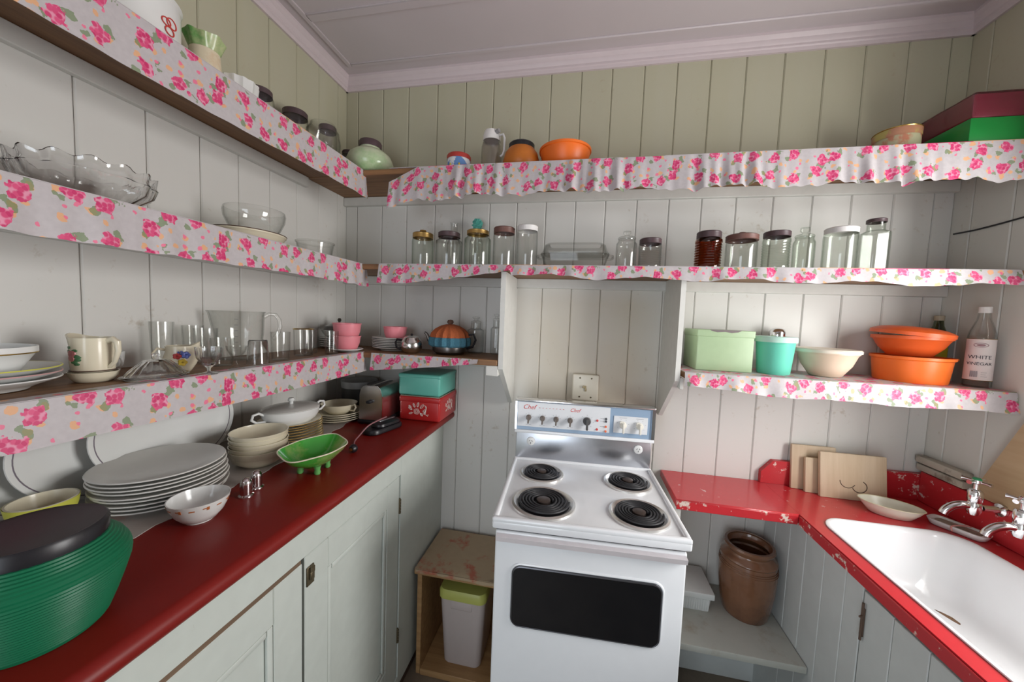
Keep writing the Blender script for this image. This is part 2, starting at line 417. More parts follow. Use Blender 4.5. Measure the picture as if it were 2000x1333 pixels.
# ceiling: flat sheet with raised cover battens
bb = B(); box(bb, -.08, RW+.1, ROOM-.08, .08, CEIL, CEIL+.05)
ceiling = struct(build('ceiling', bb, M_CEIL, smooth=0))
def batten(x0, x1, y0, y1):
    b2 = B(); box(b2, x0, x1, y0, y1, CEIL-.007, CEIL+.002, .003, 1); build('batten', b2, M_CEIL, ceiling)
batten(.085, .105, ROOM+.1, -.10); batten(.106, RW-.06, -.118, -.10); batten(.106, RW-.06, -.385, -.35); batten(.106, RW-.06, -.95, -.90); batten(.106, RW-.06, -1.55, -1.50)
# cornice on three walls
def cornice(n, kind):
    h, d = .062, .034
    prof = [(0, CEIL), (0, CEIL-h), (.010, CEIL-h), (.012, CEIL-h+.012), (.016, CEIL-h+.016), (.016, CEIL-h+.024), (.022, CEIL-h+.032), (.024, CEIL-h+.040), (.030, CEIL-h+.046), (d, CEIL-.010), (d, CEIL)]
    b2 = B()
    if kind == 'back': prism(b2, [(-T-a, z) for a, z in prof], 'x', .0, RW)
    elif kind == 'left': prism(b2, [(T+a, z) for a, z in prof], 'y', ROOM, -.0)
    else: prism(b2, [(RW-T-a, z) for a, z in prof], 'y', ROOM, -.0)
    struct(build(n, b2, M_CORN, smooth=30))
cornice('trim_1', 'back'); cornice('trim_2', 'left'); cornice('trim_3', 'right')
bb = B(); box(bb, .58, 2.4, -T-.016, -T, FLOOR, .05, .004); struct(build('baseboard_back', bb, M_CABR))
# window
win = empty_struct('window_1')
bb = B()
for a in ((WIN_Y0, WIN_Y0+.04, WIN_Z0, WIN_Z1), (WIN_Y1-.04, WIN_Y1, WIN_Z0, WIN_Z1), (WIN_Y0+.04, WIN_Y1-.04, WIN_Z0, WIN_Z0+.04), (WIN_Y0+.04, WIN_Y1-.04, WIN_Z1-.04, WIN_Z1), (WIN_Y0+.04, WIN_Y1-.04, 1.535, 1.565)):
    box(bb, RW+.03, RW+.07, a[0], a[1], a[2], a[3])
build('window_frame', bb, M_CLEAT, win, smooth=0)
for z0, z1 in ((WIN_Z0+.04, 1.535), (1.565, WIN_Z1-.04)):
    bb = B(); box(bb, RW+.048, RW+.052, WIN_Y0+.04, WIN_Y1-.04, z0, z1); build('pane', bb, M_PANE, win, smooth=0)
bb = B(); box(bb, RW-.05, RW+.03, WIN_Y0-.03, WIN_Y1+.03, WIN_Z0-.025, WIN_Z0, .004); build('window_sill', bb, M_CLEAT, win)

# ------------------------------------------------------------------ shelves with gathered floral valances
S1, S2, S3, SD, ST = 2.047, 1.667, 1.297, .280, .022
def valance(parent, axis, a0, a1, dep, ztop, zbot, amp, wave, seed, wrap=.012, sag=None, tilt0=0):
    """cloth strip hung on a shelf front; axis 'x' faces -y at y=-dep, axis 'y' faces +x at x=dep. zbot(s) gives the hem height."""
    rnd = random.Random(seed); ph = [rnd.uniform(0, 6.28) for _ in range(4)]; ln = a1-a0
    nu = max(30, int(ln/.006)); rows = 10
    bm = B(); uvl = bm.loops.layers.uv.new('UVMap')
    def pt(i, j):
        s = i/nu*ln; k = j/rows
        zt = ztop(s) if callable(ztop) else ztop
        zb = zbot(s)
        w = sin(2*pi*s/wave+ph[0]+.9*sin(2*pi*s/(wave*2.7)+ph[1])) * .6 + .4*sin(2*pi*s/(wave*.53)+ph[2])
        env = .55+.45*sin(2*pi*s/(wave*6)+ph[3])
        o = .004 + amp*env*(1+w)*(.25+.75*k)
        o += .010*k
        z = zt + (zb-zt)*k + (0.3*amp*w*k)
        q = a0+s
        return ((q, -dep-o, z) if axis == 'x' else (dep+o, q, z)), (s*1.12, k*(zt-zb))
    G = [[pt(i, j) for j in range(rows+1)] for i in range(nu+1)]
    # rear skin makes the cloth a thin solid
    V1 = [[bm.verts.new(p[0]) for p in r] for r in G]
    th = .0012
    V2 = [[bm.verts.new((p[0][0], p[0][1]+th, p[0][2]) if axis == 'x' else (p[0][0]-th, p[0][1], p[0][2])) for p in r] for r in G]
    def face(vs4, uvs):
        f = bm.faces.new(vs4)
        for l, u in zip(f.loops, uvs): l[uvl].uv = u
    for i in range(nu):
        for j in range(rows):
            q = ((i, j), (i+1, j), (i+1, j+1), (i, j+1)); uvs = [G[a][b][1] for a, b in q]
            face([V1[a][b] for a, b in q], uvs); face([V2[a][b] for a, b in reversed(q)], list(reversed(uvs)))
    for i in range(nu):
        face([V1[i][0], V2[i][0], V2[i+1][0], V1[i+1][0]], [G[i][0][1]]*4); face([V1[i][rows], V1[i+1][rows], V2[i+1][rows], V2[i][rows]], [G[i][rows][1]]*4)
    for j in range(rows):
        face([V1[0][j], V1[0][j+1], V2[0][j+1], V2[0][j]], [G[0][j][1]]*4); face([V1[nu][j], V2[nu][j], V2[nu][j+1], V1[nu][j+1]], [G[nu][j][1]]*4)
    # cloth turned over onto the shelf top
    zt = ztop(ln) if callable(ztop) else ztop
    if wrap:
        n2 = 12
        for i in range(n2):
            s0, s1 = i/n2*ln, (i+1)/n2*ln
            for (za, zb_) in ((zt+.0004, zt+.0018),):
                if axis == 'x': P = [(a0+s0, -dep-.004), (a0+s1, -dep-.004), (a0+s1, -dep+wrap), (a0+s0, -dep+wrap)]
                else: P = [(dep+.004, a0+s0), (dep+.004, a0+s1), (dep-wrap, a0+s1), (dep-wrap, a0+s0)]
                top = [bm.verts.new((*p, zb_)) for p in P]; lo = [bm.verts.new((*p, za)) for p in P]
                uvs = [(s0*1.12, .0), (s1*1.12, .0), (s1*1.12, -wrap), (s0*1.12, -wrap)]
                face(top, uvs); face(list(reversed(lo)), list(reversed(uvs)))
                for k in range(4): face([top[k], top[(k+1) % 4], lo[(k+1) % 4], lo[k]], [uvs[k]]*4)
    o = build('valance', bm, M_FLORAL, parent, smooth=60)
    o['label'] = 'gathered pink rose print cotton frill along the shelf edge'
    return o
def shelf(axis, a0, a1, z, label, cleat=True, dep=SD):
    t = thing('wall_shelf', label, 'shelf', ((a0+a1)/2, -dep/2, z) if axis == 'x' else (dep/2, (a0+a1)/2, z), group='floral edged wall shelves')
    loc = t.location.copy()
    bm = B()
    if axis == 'x': box(bm, a0, a1, -dep, -T-.001, z-ST, z, .002, 1)
    else: box(bm, T+.001, dep, a0, a1, z-ST, z, .002, 1)
    o = build('shelf_board', bm, M_WOOD if axis == 'x' else M_WOODY, t); o.location = -loc
    if cleat:
        bm = B()
        if axis == 'x': box(bm, a0, a1, -T-.020, -T-.0005, z-ST-.042, z-ST-.0005, .002, 1)
        else: box(bm, T+.0005, T+.020, a0, a1, z-ST-.042, z-ST-.0005, .002, 1)
        o = build('cleat', bm, M_CLEAT, t); o.location = -loc
    return t, loc
def val_on(t, loc, *a, **k):
    o = valance(t, *a, **k); o.location = -loc; return o
YL = -1.95
t, lo = shelf('y', YL, -.283, S1, 'top shelf on the left wall, holding the white pot and green-rimmed vase')
val_on(t, lo, 'y', YL, -.262, SD, S1, lambda s: 1.935+.004*sin(s*5), .0025, .16, 3)
t, lo = shelf('x', T+.002, RW-T-.001, S1, 'top shelf along the back wall, holding the orange bowl')
def zt1(s): return S1-.055*max(0, 1-s/.12)
def zb1(s): return 1.93-.022*max(0, 1-s/.55)-.03*max(0, 1-s/.10)+.006*sin(s*21)+.004*sin(s*53)
val_on(t, lo, "x", .405, RW-.03, SD, zt1, zb1, .013, .075, 11)
t, lo = shelf('y', YL, -.283, S2, 'middle shelf on the left wall, holding the cut glass bowl')
val_on(t, lo, 'y', YL, -.250, SD, S2, lambda s: 1.577+.003*sin(s*6), .005, .11, 5)
t, lo = shelf('x', T+.002, RW-T-.001, S2, 'middle shelf along the back wall, lined with glass storage jars')
def zb2(s):
    x = s+.365
    if x < .92: return 1.588+.058*(max(0, x-.45)/.47)**1.3
    return 1.632-.010*min(1, (x-.92)/.3)+.006*sin(x*19)-.004*min(1, max(0, x-1.5))
val_on(t, lo, 'x', .365, RW-.05, SD, S2, zb2, .006, .12, 17)
t, lo = shelf('y', YL, -.283, S3, 'lowest shelf on the left wall, crowded with glasses and jugs')
val_on(t, lo, 'y', YL, -.272, SD+.01, S3, lambda s: 1.216+.003*sin(s*4), .0025, .17, 7, wrap=.03)
t, lo = shelf('x', T+.002, .876, S3, 'short low shelf in the back corner, under the crocheted teapot cosy')
val_on(t, lo, 'x', .335, .80, SD, S3, lambda s: 1.226+.055*(s/.465)**1.2, .003, .13, 19, wrap=.0)
t, lo = shelf('x', 1.562, RW-T-.001, S3, 'low shelf right of the stove alcove, holding orange bowls')
val_on(t, lo, 'x', 1.562, RW-.02, SD, S3, lambda s: 1.250-.016*min(1, s/.35)+.003*sin(s*17), .006, .13, 23, wrap=.255)

# side panels of the alcove above the stove
def alcove(x0, x1, label):
    t = thing('alcove_panel', label, 'panel', ((x0+x1)/2, -.15, 1.08), group='white panels beside the stove alcove')
    bm = B(); prism(bm, [(-T-.001, S2-ST-.045), (-T-.022, S2-ST-.045), (-T-.022, S2-ST-.002), (-.276, S2-ST-.002), (-.276, 1.262), (-.05, 1.078), (-T-.001, 1.078)], 'x', x0, x1)
    o = build('panel_board', bm, M_CLEAT, t, smooth=0); o.location = (-(x0+x1)/2, .15, -1.08)
    bm = B(); a, b = (x0-.05, x0-.0005) if x0 < 1.2 else (x1+.0005, x1+.014)
    box(bm, a, b, -.275, -T-.022, S3-ST-.042, S3-ST-.001, .002, 1); o = build('support_block', bm, M_CLEAT, t); o.location = (-(x0+x1)/2, .15, -1.08)
alcove(.880, .899, 'white shaped side panel left of the stove alcove')
alcove(1.532, 1.549, 'white shaped side panel right of the stove alcove')


# ------------------------------------------------------------------ left bench: top and cupboard
CT = 1.005
tb = thing('kitchen_worktop', 'long dark red painted bench top along the left wall', 'bench top', (.3, -1.0, CT-.04))
bm = B()
nose = [(T+.001, CT-.034), (T+.001, CT)] + [(.592+.020*sin(radians(a)), CT-.019+.019*cos(radians(a))) for a in range(0, 181, 15)] + [(.575, CT-.038), (.575, CT-.034)]
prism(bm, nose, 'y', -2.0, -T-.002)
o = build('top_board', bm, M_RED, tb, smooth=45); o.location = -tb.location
CX = .556
cb = thing('cupboard', 'pale green-white cupboard with panelled doors under the red bench', 'cupboard', (CX, -.9, FLOOR))
def cpart(name, bm, mat, parent=None, **k):
    o = build(name, bm, mat, parent or cb, **k); o.location = -cb.location; return o
bm = B()
box(bm, CX-.018, CX, -.428, -T-.002, .005, CT-.039)                    # wide stile by the wall
box(bm, CX-.018, CX, -2.0, -.4285, .862, CT-.039)                      # top rail
box(bm, CX-.018, CX, -2.0, -.4285, .005, .045)                         # bottom rail
box(bm, CX-.018, CX, -2.0, -1.415, .0455, .8615)
cpart('face_frame', bm, M_CAB, smooth=0)
bm = B(); box(bm, T+.002, CX-.019, -2.0, -T-.002, .0, .02); box(bm, T+.002, CX-.019, -2.0, -1.98, .021, CT-.039); cpart('carcass', bm, M_CAB, smooth=0)
bm = B(); box(bm, CX-.04, CX-.012, -2.0, -T-.018, FLOOR, .004); cpart('kick_board', bm, M_KICK, smooth=0)
for (y0, y1, z1) in ((-.898, -.432, .856), (-1.41, -.906, .846)):
    x = CX-.004
    bm = B()
    box(bm, x-.018, x, y1-.083, y1, .05, z1, .002, 1); box(bm, x-.018, x, y0, y0+.083, .05, z1, .002, 1)
    box(bm, x-.018, x, y0+.0835, y1-.0835, z1-.085, z1, .002, 1); box(bm, x-.018, x, y0+.0835, y1-.0835, .05, .15, .002, 1)
    dr = cpart('door', bm, M_CAB, smooth=0)
    bm = B(); box(bm, x-.016, x-.010, y0+.080, y1-.080, .147, z1-.082)
    o = build('door_panel', bm, M_CAB, dr, smooth=0)
    bm = B()
    a0, a1, b0, b1 = y0+.0835, y1-.0835, .1505, z1-.0855
    for (q0, q1, w0, w1) in ((a0, a0+.016, b0, b1), (a1-.016, a1, b0, b1), (a0+.0165, a1-.0165, b0, b0+.016), (a0+.0165, a1-.0165, b1-.016, b1)):
        box(bm, x-.010, x-.001, q0, q1, w0, w1, .004, 2)
    build('panel_moulding', bm, M_CAB, dr)
    if y1 < -.5:
        bm = B(); box(bm, x-.012, x-.001, -1.40, -.91, .8465, .8605); build('worn_top_edge', bm, wood('worn_door_edge', (.13, .08, .05), (.24, .16, .10), axis=1), dr, smooth=0)
    if y1 > -.5:
        for zz in (.74, .22):
            bm = B(); box(bm, CX-.005, CX+.001, -.4345, -.4275, zz-.03, zz+.03, .001, 1)
            for k in range(5): tube(bm, [(CX+.001, -.431, zz-.028+k*.0115), (CX+.001, -.431, zz-.020+k*.0115)], .003, 8)
            build('hinge', bm, plain('old_brass', (.16, .13, .08), .5, .8), dr)
        bm = B(); box(bm, x+.0005, x+.004, -.895, -.870, .775, .825, .0015, 1); box(bm, x+.004, x+.011, -.889, -.876, .79, .812, .002, 1); lathe(bm, [(0, .0), (.006, 0), (.006, .012), (0, .014)], 12, off=(x+.008, -.882, .812))
        build('latch', bm, plain('old_brass', (.16, .13, .08), .5, .8), dr)
# ------------------------------------------------------------------ stove
SR = .0506
st = thing('electric_stove', 'white freestanding electric stove with four coil burners', 'stove', (.9722, -.6812, FLOOR), SR)
def sp(name, bm, mat, parent=None, **k):
    o = build(name, bm, mat, parent or st, **k)
    if parent is None: o.location = (0, 0, -FLOOR)
    return o
SW = .54
bm = B(); box(bm, .008, SW-.008, .030, .455, FLOOR+.03, .862, .004); box(bm, .03, SW-.03, .05, .44, FLOOR, FLOOR+.029); sp('body', bm, M_ENAMEL)
bm = B(); box(bm, .010, SW-.010, .006, .0295, .045, .860, .006, 3)
# oven door carries a rounded window
door = sp('oven_door', bm, M_ENAMEL)
bm = B(); P_ = rrect(.067, .468, .588, .762, .022)
prism(bm, P_, 'y', -.001, .0055); sp('oven_window', bm, M_OVENGLASS, door, smooth=0)
bm = B(); ring = [(a, .003, c) for a, c in rrect(.066, .469, .587, .763, .023)]
tube(bm, ring, .0042, 8, closed=True); sp('window_trim', bm, plain('dark_trim', (.10, .10, .11), .3, .8), door)
bm = B(); ring = [(a, .006, c) for a, c in rrect(.060, .475, .581, .769, .028)]
tube(bm, ring, .004, 8, closed=True); sp('window_surround', bm, M_ENAMEL, door)
bm = B(); prism(bm, [(.0055, .832), (-.010, .838), (-.012, .852), (.0055, .853)], 'x', .014, SW-.014); sp('door_handle', bm, plain('satin_aluminium', (.74, .70, .72), .35, .25), door)
bm = B(); box(bm, .012, SW-.012, .012, .034, .8605, .8655); sp('vent_gap', bm, M_BLACK, smooth=0)
bm = B(); box(bm, .010, SW-.010, .010, .0295, FLOOR+.02, .042, .004); sp('drawer_front', bm, M_ENAMEL)
# hob: dished sheet with a raised rolled rim
bm = B()
box(bm, 0, SW, 0, .46, .866, .893, .007, 3)
for (a, b, c, d) in ((0, SW, 0, .016), (0, .016, .012, .448), (SW-.016, SW, .012, .448), (0, SW, .446, .46)):
    box(bm, a, b, c, d, .884, .901, .006, 3)
hob = sp('hob', bm, M_ENAMEL)
HZ = .893
for (bx_, by_, R_, n_) in ((.121, .330, .080, 4), (.139, .120, .099, 5), (.428, .325, .082, 4), (.424, .112, .087, 5)):
    bm = B(); lathe(bm, [(R_*.72, -.006), (R_*.80, .001), (R_*.86, .006), (R_*.93, .009), (R_, .006), (R_*1.01, 0), (R_*.9, -.001)], 48, off=(bx_, by_, HZ))
    br = sp('burner_ring', bm, plain('ring_chrome', (.80, .79, .76), .32, .85, var=.05))
    bm = B(); lathe(bm, [(0, .0005), (R_*.84, .0005), (R_*.84, .002), (0, .002)], 40, off=(bx_, by_, HZ)); sp('drip_pan', bm, M_BLACK, br, smooth=0)
    bm = B(); pts = []; turns = n_; r0, r1 = R_*.30, R_*.80
    for i in range(turns*28+1):
        a = 2*pi*i/28; rr = r0+(r1-r0)*i/(turns*28); pts.append((bx_+rr*cos(a), by_+rr*sin(a), HZ+.011))
    tube(bm, pts, (r1-r0)/turns*.34, 8); sp('coil', bm, M_COIL, br)
    bm = B(); lathe(bm, [(0, .004), (R_*.22, .004), (R_*.22, .013), (R_*.18, .015), (0, .0145)], 24, off=(bx_, by_, HZ)); sp('burner_cap', bm, plain('burner_cap_metal', (.10, .075, .065), .45, .7), br)
# splash back and control panel
bm = B(); box(bm, .006, SW-.006, .452, .480, .885, 1.018, .003); sp('splash_back', bm, M_STEEL)
cpn = sp('control_housing', box(B(), .004, SW-.004, .446, .482, 1.0195, 1.137, .004), M_ENAMEL)
FY = .4455
bm = B(); box(bm, .0, SW, .438, .484, 1.134, 1.143, .003); box(bm, .0, .008, .440, .446, 1.020, 1.134); box(bm, SW-.012, SW, .440, .446, 1.020, 1.134); sp('chrome_trim', bm, M_CHROME, cpn)
bm = B(); box(bm, .0, SW, .438, .452, 1.006, 1.019, .003); sp('lower_ledge', bm, M_ENAMEL, cpn)
M_HATCH = hatch('blue_hatched_panel', (.16, .27, .42), (.45, .55, .66))
bm = B(); box(bm, .008, SW-.012, FY-.001, FY+.001, 1.0195, 1.133); sp('hatched_fascia', bm, M_HATCH, cpn, smooth=0)
M_FASC = plain('fascia_white', (.72, .74, .76), .3, var=.02)
bm = B(); box(bm, .010, .372, FY-.0022, FY-.0011, 1.033, 1.132); sp('fascia_plate', bm, M_FASC, cpn, smooth=0)
bm = B(); box(bm, .386, .513, FY-.0035, FY-.0011, 1.036, 1.103, .001, 1); sp('timer_plate', bm, M_FASC, cpn, smooth=0)
def knob(x, z, r, mat, ptr=1.6, name='knob'):
    bm = B()
    prof = [(0, 0), (r, 0), (r*.96, .010), (r*.80, .013), (0, .013)]
    for i in range(len(prof)): pass
    lathe(bm, prof, 24)
    for v in bm.verts: v.co = Vector((x+v.co.x, FY-.004-v.co.z, z+v.co.y))
    box(bm, x-r*.26, x+r*.26, FY-.004-.024, FY-.004-.010, z-r*ptr, z+r*.75, r*.14, 2)
    return sp(name, bm, mat, cpn)
M_KNOB = plain('bronze_knob', (.15, .12, .10), .3, .3)
for x in (.055, .110, .164, .219): knob(x, 1.071, .0105, M_KNOB, 1.9)
knob(.284, 1.073, .0155, plain('dark_knob', (.07, .07, .07), .35), 2.0)
for x in (.421, .483):
    o = knob(x, 1.069, .0135, plain('ivory_knob', (.80, .77, .68), .35), 2.1, 'timer_knob')
    bm = B(); box(bm, -.013, -.001, FY-.014, FY-.005, .0, .012, .002); 
    for v in bm.verts: v.co = Vector((v.co.x+x, v.co.y, v.co.z+1.072))
    sp('knob_pointer', bm, plain('ivory_knob', (.80, .77, .68), .35), o)
# print on the fascia
def fmap(x, z): return lambda a, b, c: (x+a, FY-.0025-c, z+b)
text_part('maker_script', 'Chef', .026, M_REDMARK, cpn, fmap(.055, 1.112), shear=.35)
text_part('maker_script', 'Chef', .020, M_REDMARK, cpn, fmap(.236, 1.111), shear=.35)
for i in range(8):
    x = .095+.0135*i
    bm = B(); box(bm, x, x+.005, FY-.0026, FY-.0022, 1.111, 1.1125); sp('print_mark', bm, M_REDMARK, cpn, smooth=0)
for x in (.055, .110, .164, .219, .284):
    bm = B()
    for k in range(7):
        if x == .284 or k not in (0, 6):
            a = radians(-30+40*k) if x != .284 else radians(-50+46*k); rr = .0165 if x != .284 else .025
            box(bm, x+rr*cos(a)-.0018, x+rr*cos(a)+.0018, FY-.0026, FY-.0022, 1.071+rr*sin(a)-.0006, 1.071+rr*sin(a)+.0006)
    box(bm, x-.011, x-.002, FY-.0026, FY-.0022, 1.0405, 1.0415); box(bm, x+.001, x+.011, FY-.0026, FY-.0022, 1.0405, 1.0415)
    sp('dial_print', bm, M_GREYMARK, cpn, smooth=0)
for x in (.421, .483):
    bm = B()
    for k in range(6):
        a = radians(-40+50*k); rr = .022; box(bm, x+rr*cos(a)-.002, x+rr*cos(a)+.002, FY-.0040, FY-.0036, 1.069+rr*sin(a)-.0005, 1.069+rr*sin(a)+.0005)
    box(bm, x-.014, x+.014, FY-.0040, FY-.0036, 1.0955, 1.0968); sp('dial_print', bm, M_GREYMARK, cpn, smooth=0)
for x, z, mt_ in ((.324, 1.078, M_REDMARK), (.324, 1.043, M_REDMARK), (.357, 1.087, M_DARKMARK), (.357, 1.077, M_DARKMARK), (.357, 1.056, plain('orange_lamp', (.80, .16, .06), .3)), (.357, 1.038, plain('orange_lamp', (.80, .16, .06), .3))):
    bm = B(); lathe(bm, [(0, 0), (.0045, 0), (.004, .004), (0, .005)], 12)
    for v in bm.verts: v.co = Vector((x+v.co.x, FY-.002-v.co.z, z+v.co.y))
    sp('indicator_button', bm, mt_, cpn)
    if x > .35:
        bm = B(); box(bm, x-.022, x-.008, FY-.0026, FY-.0022, z-.0006, z+.0006); sp('print_mark', bm, M_GREYMARK, cpn, smooth=0)
for x, z in ((.067, .971), (.485, .974)):
    bm = B(); lathe(bm, [(0, 0), (.017, 0), (.0165, .004), (.013, .006), (0, .006)], 28)
    for v in bm.verts: v.co = Vector((x+v.co.x, .4515-v.co.z, z+v.co.y))
    ou = sp('power_outlet', bm, plain('outlet_ivory', (.74, .75, .74), .35))
    bm = B()
    for dx, dz, an in ((-.005, .003, 35), (.005, .003, -35), (0, -.006, 0)):
        a = radians(an); c_, s_ = cos(a), sin(a)
        b2 = B(); box(b2, -.0009, .0009, .4448, .4454, -.003, .003)
        for v in b2.verts: v.co = Vector((x+dx+v.co.x*c_+v.co.z*s_, v.co.y, z+dz-v.co.x*s_+v.co.z*c_))
        me = bpy.data.meshes.new('x'); b2.to_mesh(me); bm.from_mesh(me); b2.free(); bpy.data.meshes.remove(me)
    sp('pin_slots', bm, M_DARKMARK, ou, smooth=0)
# wall isolating switch above the stove
sw = thing('wall_switch', 'square ivory isolating switch plate above the stove', 'switch', (1.224, -T, 1.17))
build('switch_plate', box(B(), -.057, .057, -.026, -.0005, -.058, .058, .006, 3), M_SWITCH, sw)
bm = B()
for x in (-.024, .026):
    for z in (-.042, .042): lathe(bm, [(0, 0), (.004, 0), (.003, .002), (0, .002)], 10, off=(x, z, 0))
for v in bm.verts: v.co = Vector((v.co.x, -.0258-v.co.z, v.co.y))
build('screw', bm, plain('old_brass', (.16, .13, .08), .5, .8), sw)
bm = B(); box(bm, -.012, .004, -.036, -.0262, -.002, .009, .002); box(bm, -.002, .006, -.030, -.0262, -.016, -.003, .001); build('toggle', bm, plain('toggle_brass', (.42, .34, .20), .4, .4), sw)
# ------------------------------------------------------------------ right bench: L-shaped red top with sunken sink
RT = .83
RX0, RXF = 1.564, 1.962
rb = thing('sink_worktop', 'chipped bright red sink bench top in the right corner', 'bench top', (2.2, -.4, RT-.035))
def rp(name, bm, mat, parent=None, **k):
    o = build(name, bm, mat, parent or rb, **k)
    if parent is None: o.location = -rb.location
    return o
bm = B(); box(bm, RX0, RXF+.02, -.280, -T-.001, RT-.030, RT-.0003, .003, 1); rp('extension_board', bm, M_REDW)
SX0, SX1, SY0, SY1 = 2.012, 2.402, -1.12, -.285
# ring of red board around the sink
def ringloop(x0, x1, y0, y1, r, k=8): return rrect(x0, x1, y0, y1, r, k)
inn = ringloop(SX0, SX1, SY0, SY1, .075)
OX0, OX1, OY0, OY1 = RXF, RW-T-.001, -1.75, -T-.0015
def outer_pt(p):
    cx, cy = (SX0+SX1)/2, (SY0+SY1)/2; dx, dy = p[0]-cx, p[1]-cy
    ts = []
    if dx > 1e-9: ts.append((OX1-cx)/dx)
    if dx < -1e-9: ts.append((OX0-cx)/dx)
    if dy > 1e-9: ts.append((OY1-cy)/dy)
    if dy < -1e-9: ts.append((OY0-cy)/dy)
    tt = min(ts); return (cx+dx*tt, cy+dy*tt)
out = [outer_pt(p) for p in inn]
# snap the nearest outer points to the true corners
for c in ((OX0, OY0), (OX0, OY1), (OX1, OY0), (OX1, OY1)):
    i = min(range(len(out)), key=lambda k: (out[k][0]-c[0])**2+(out[k][1]-c[1])**2); out[i] = c
bm = B(); nn = len(inn)
V = {}
for nm, loop, z in (('it', inn, RT), ('ot', out, RT), ('ib', inn, RT-.034), ('ob', out, RT-.034)): V[nm] = [bm.verts.new((*p, z)) for p in loop]
for i in range(nn):
    j = (i+1) % nn
    bm.faces.new((V['it'][i], V['ot'][i], V['ot'][j], V['it'][j])); bm.faces.new((V['ib'][i], V['ib'][j], V['ob'][j], V['ob'][i]))
    bm.faces.new((V['it'][i], V['it'][j], V['ib'][j], V['ib'][i])); bm.faces.new((V['ot'][i], V['ob'][i], V['ob'][j], V['ot'][j]))
rp('top_board', bm, M_REDW, smooth=30)
bm = B(); box(bm, RXF-.006, RXF-.0005, -1.75, -.284, RT-.036, RT-.003, .002, 1); rp('front_edging', bm, M_REDEDGE)
bm = B(); box(bm, RX0+.001, RXF-.007, -.287, -.2805, RT-.034, RT-.002, .002, 1); rp('front_edging', bm, M_REDEDGE)
bm = B(); prism(bm, [(1.947, RT+.0005), (1.947, .878), (1.988, .926), (RW-T-.002, .932), (RW-T-.002, RT+.0005)], 'y', -T-.022, -T-.001); rp('upstand', bm, M_REDEDGE, smooth=0)
bm = B(); box(bm, RW-T-.024, RW-T-.001, -1.75, -T-.0225, RT+.0005, .945, .002, 1); rp('upstand', bm, M_REDW)
# sink basin
sk = thing('sink', 'large white enamel sink set into the red bench', 'sink', (2.2, -.7, RT-.2))
bm = B()
levels = [(.000, .004, .075), (.004, .0055, .073), (.010, .003, .070), (.016, -.01, .07), (.028, -.06, .075), (.05, -.13, .085), (.075, -.168, .09), (.11, -.180, .08)]
loops = []
for ins, dz, rad in levels:
    loops.append([bm.verts.new((p[0], p[1], RT+dz)) for p in ringloop(SX0-.006+ins, SX1+.006-ins, SY0-.006+ins, SY1+.006-ins, rad)])
for a, b in zip(loops[:-1], loops[1:]):
    for i in range(len(a)):
        j = (i+1) % len(a); bm.faces.new((a[i], a[j], b[j], b[i]))
bm.faces.new(loops[-1])
lo2 = [bm.verts.new((v.co.x, v.co.y, RT+.0008)) for v in loops[0]]
for i in range(len(lo2)):
    j = (i+1) % len(lo2); bm.faces.new((loops[0][i], lo2[i], lo2[j], loops[0][j]))
o = build('basin', bm, M_SINK, sk, smooth=50); o.location = -sk.location
bm = B(); lathe(bm, [(0, .001), (.012, .001), (.018, .003), (.026, .004), (.027, .001)], 24, off=(2.2, -.95, RT-.18)); o = build('plug_hole', bm, M_CHROME, sk); o.location = -sk.location
bm = B()
prism(bm, [(2.268, -.392), (2.280, -.405), (2.288, -.425), (2.290, -.445), (2.284, -.452), (2.277, -.440), (2.270, -.420), (2.264, -.402)], 'z', RT-.1802, RT-.1792); o = build('rust_streak', bm, wear('sink_rust', (.38, .22, .10), (.16, .08, .04), scale=20, thr=.5, rough=.5, soft=.1), sk, smooth=0); o.location = -sk.location
# sink cupboard front of upright boards
CRX = 1.985
sc_ = thing('sink_cupboard', 'pale blue-grey boarded cupboard below the sink', 'cupboard', (CRX, -.6, FLOOR))
def scp(name, bm, mat, parent=None, **k):
    o = build(name, bm, mat, parent or sc_, **k)
    if parent is None: o.location = -sc_.location
    return o
ys = [-.0165, -.10, -.195, -.285, -.378, -.470, -.535]
for a, b in zip(ys[:-1], ys[1:]):
    scp('board', box(B(), CRX, CRX+.016, b+.0008, a-.0008, FLOOR, RT-.036, .002, 1), M_CABR)
scp('top_rail', box(B(), CRX, CRX+.016, -1.74, -.5365, .772, RT-.036, .002, 1), M_CABR)
scp('end_board', box(B(), CRX, CRX+.016, -1.74, -1.20, FLOOR, .771, .002, 1), M_CABR)
dr = scp('door', box(B(), CRX+.010, CRX+.016, -1.195, -.539, .0, .765), M_CABR, smooth=0)
ys = [-.539, -.632, -.725, -.818, -.911, -1.004, -1.097, -1.195]
for a, b in zip(ys[:-1], ys[1:]):
    o = scp('board', box(B(), CRX-.001, CRX+.0095, b+.0008, a-.0008, .0, .765, .002, 1), M_CABR, dr)
bm = B(); box(bm, CRX-.006, CRX-.0015, -.552, -.545, .64, .72, .001, 1); tube(bm, [(CRX-.007, -.549, .63), (CRX-.007, -.549, .735)], .003, 8); tube(bm, [(CRX-.007, -.549, .70), (CRX-.018, -.556, .70)], .0025, 8)
scp('bolt', bm, plain('rusty_bolt', (.13, .085, .06), .6, .4), dr)
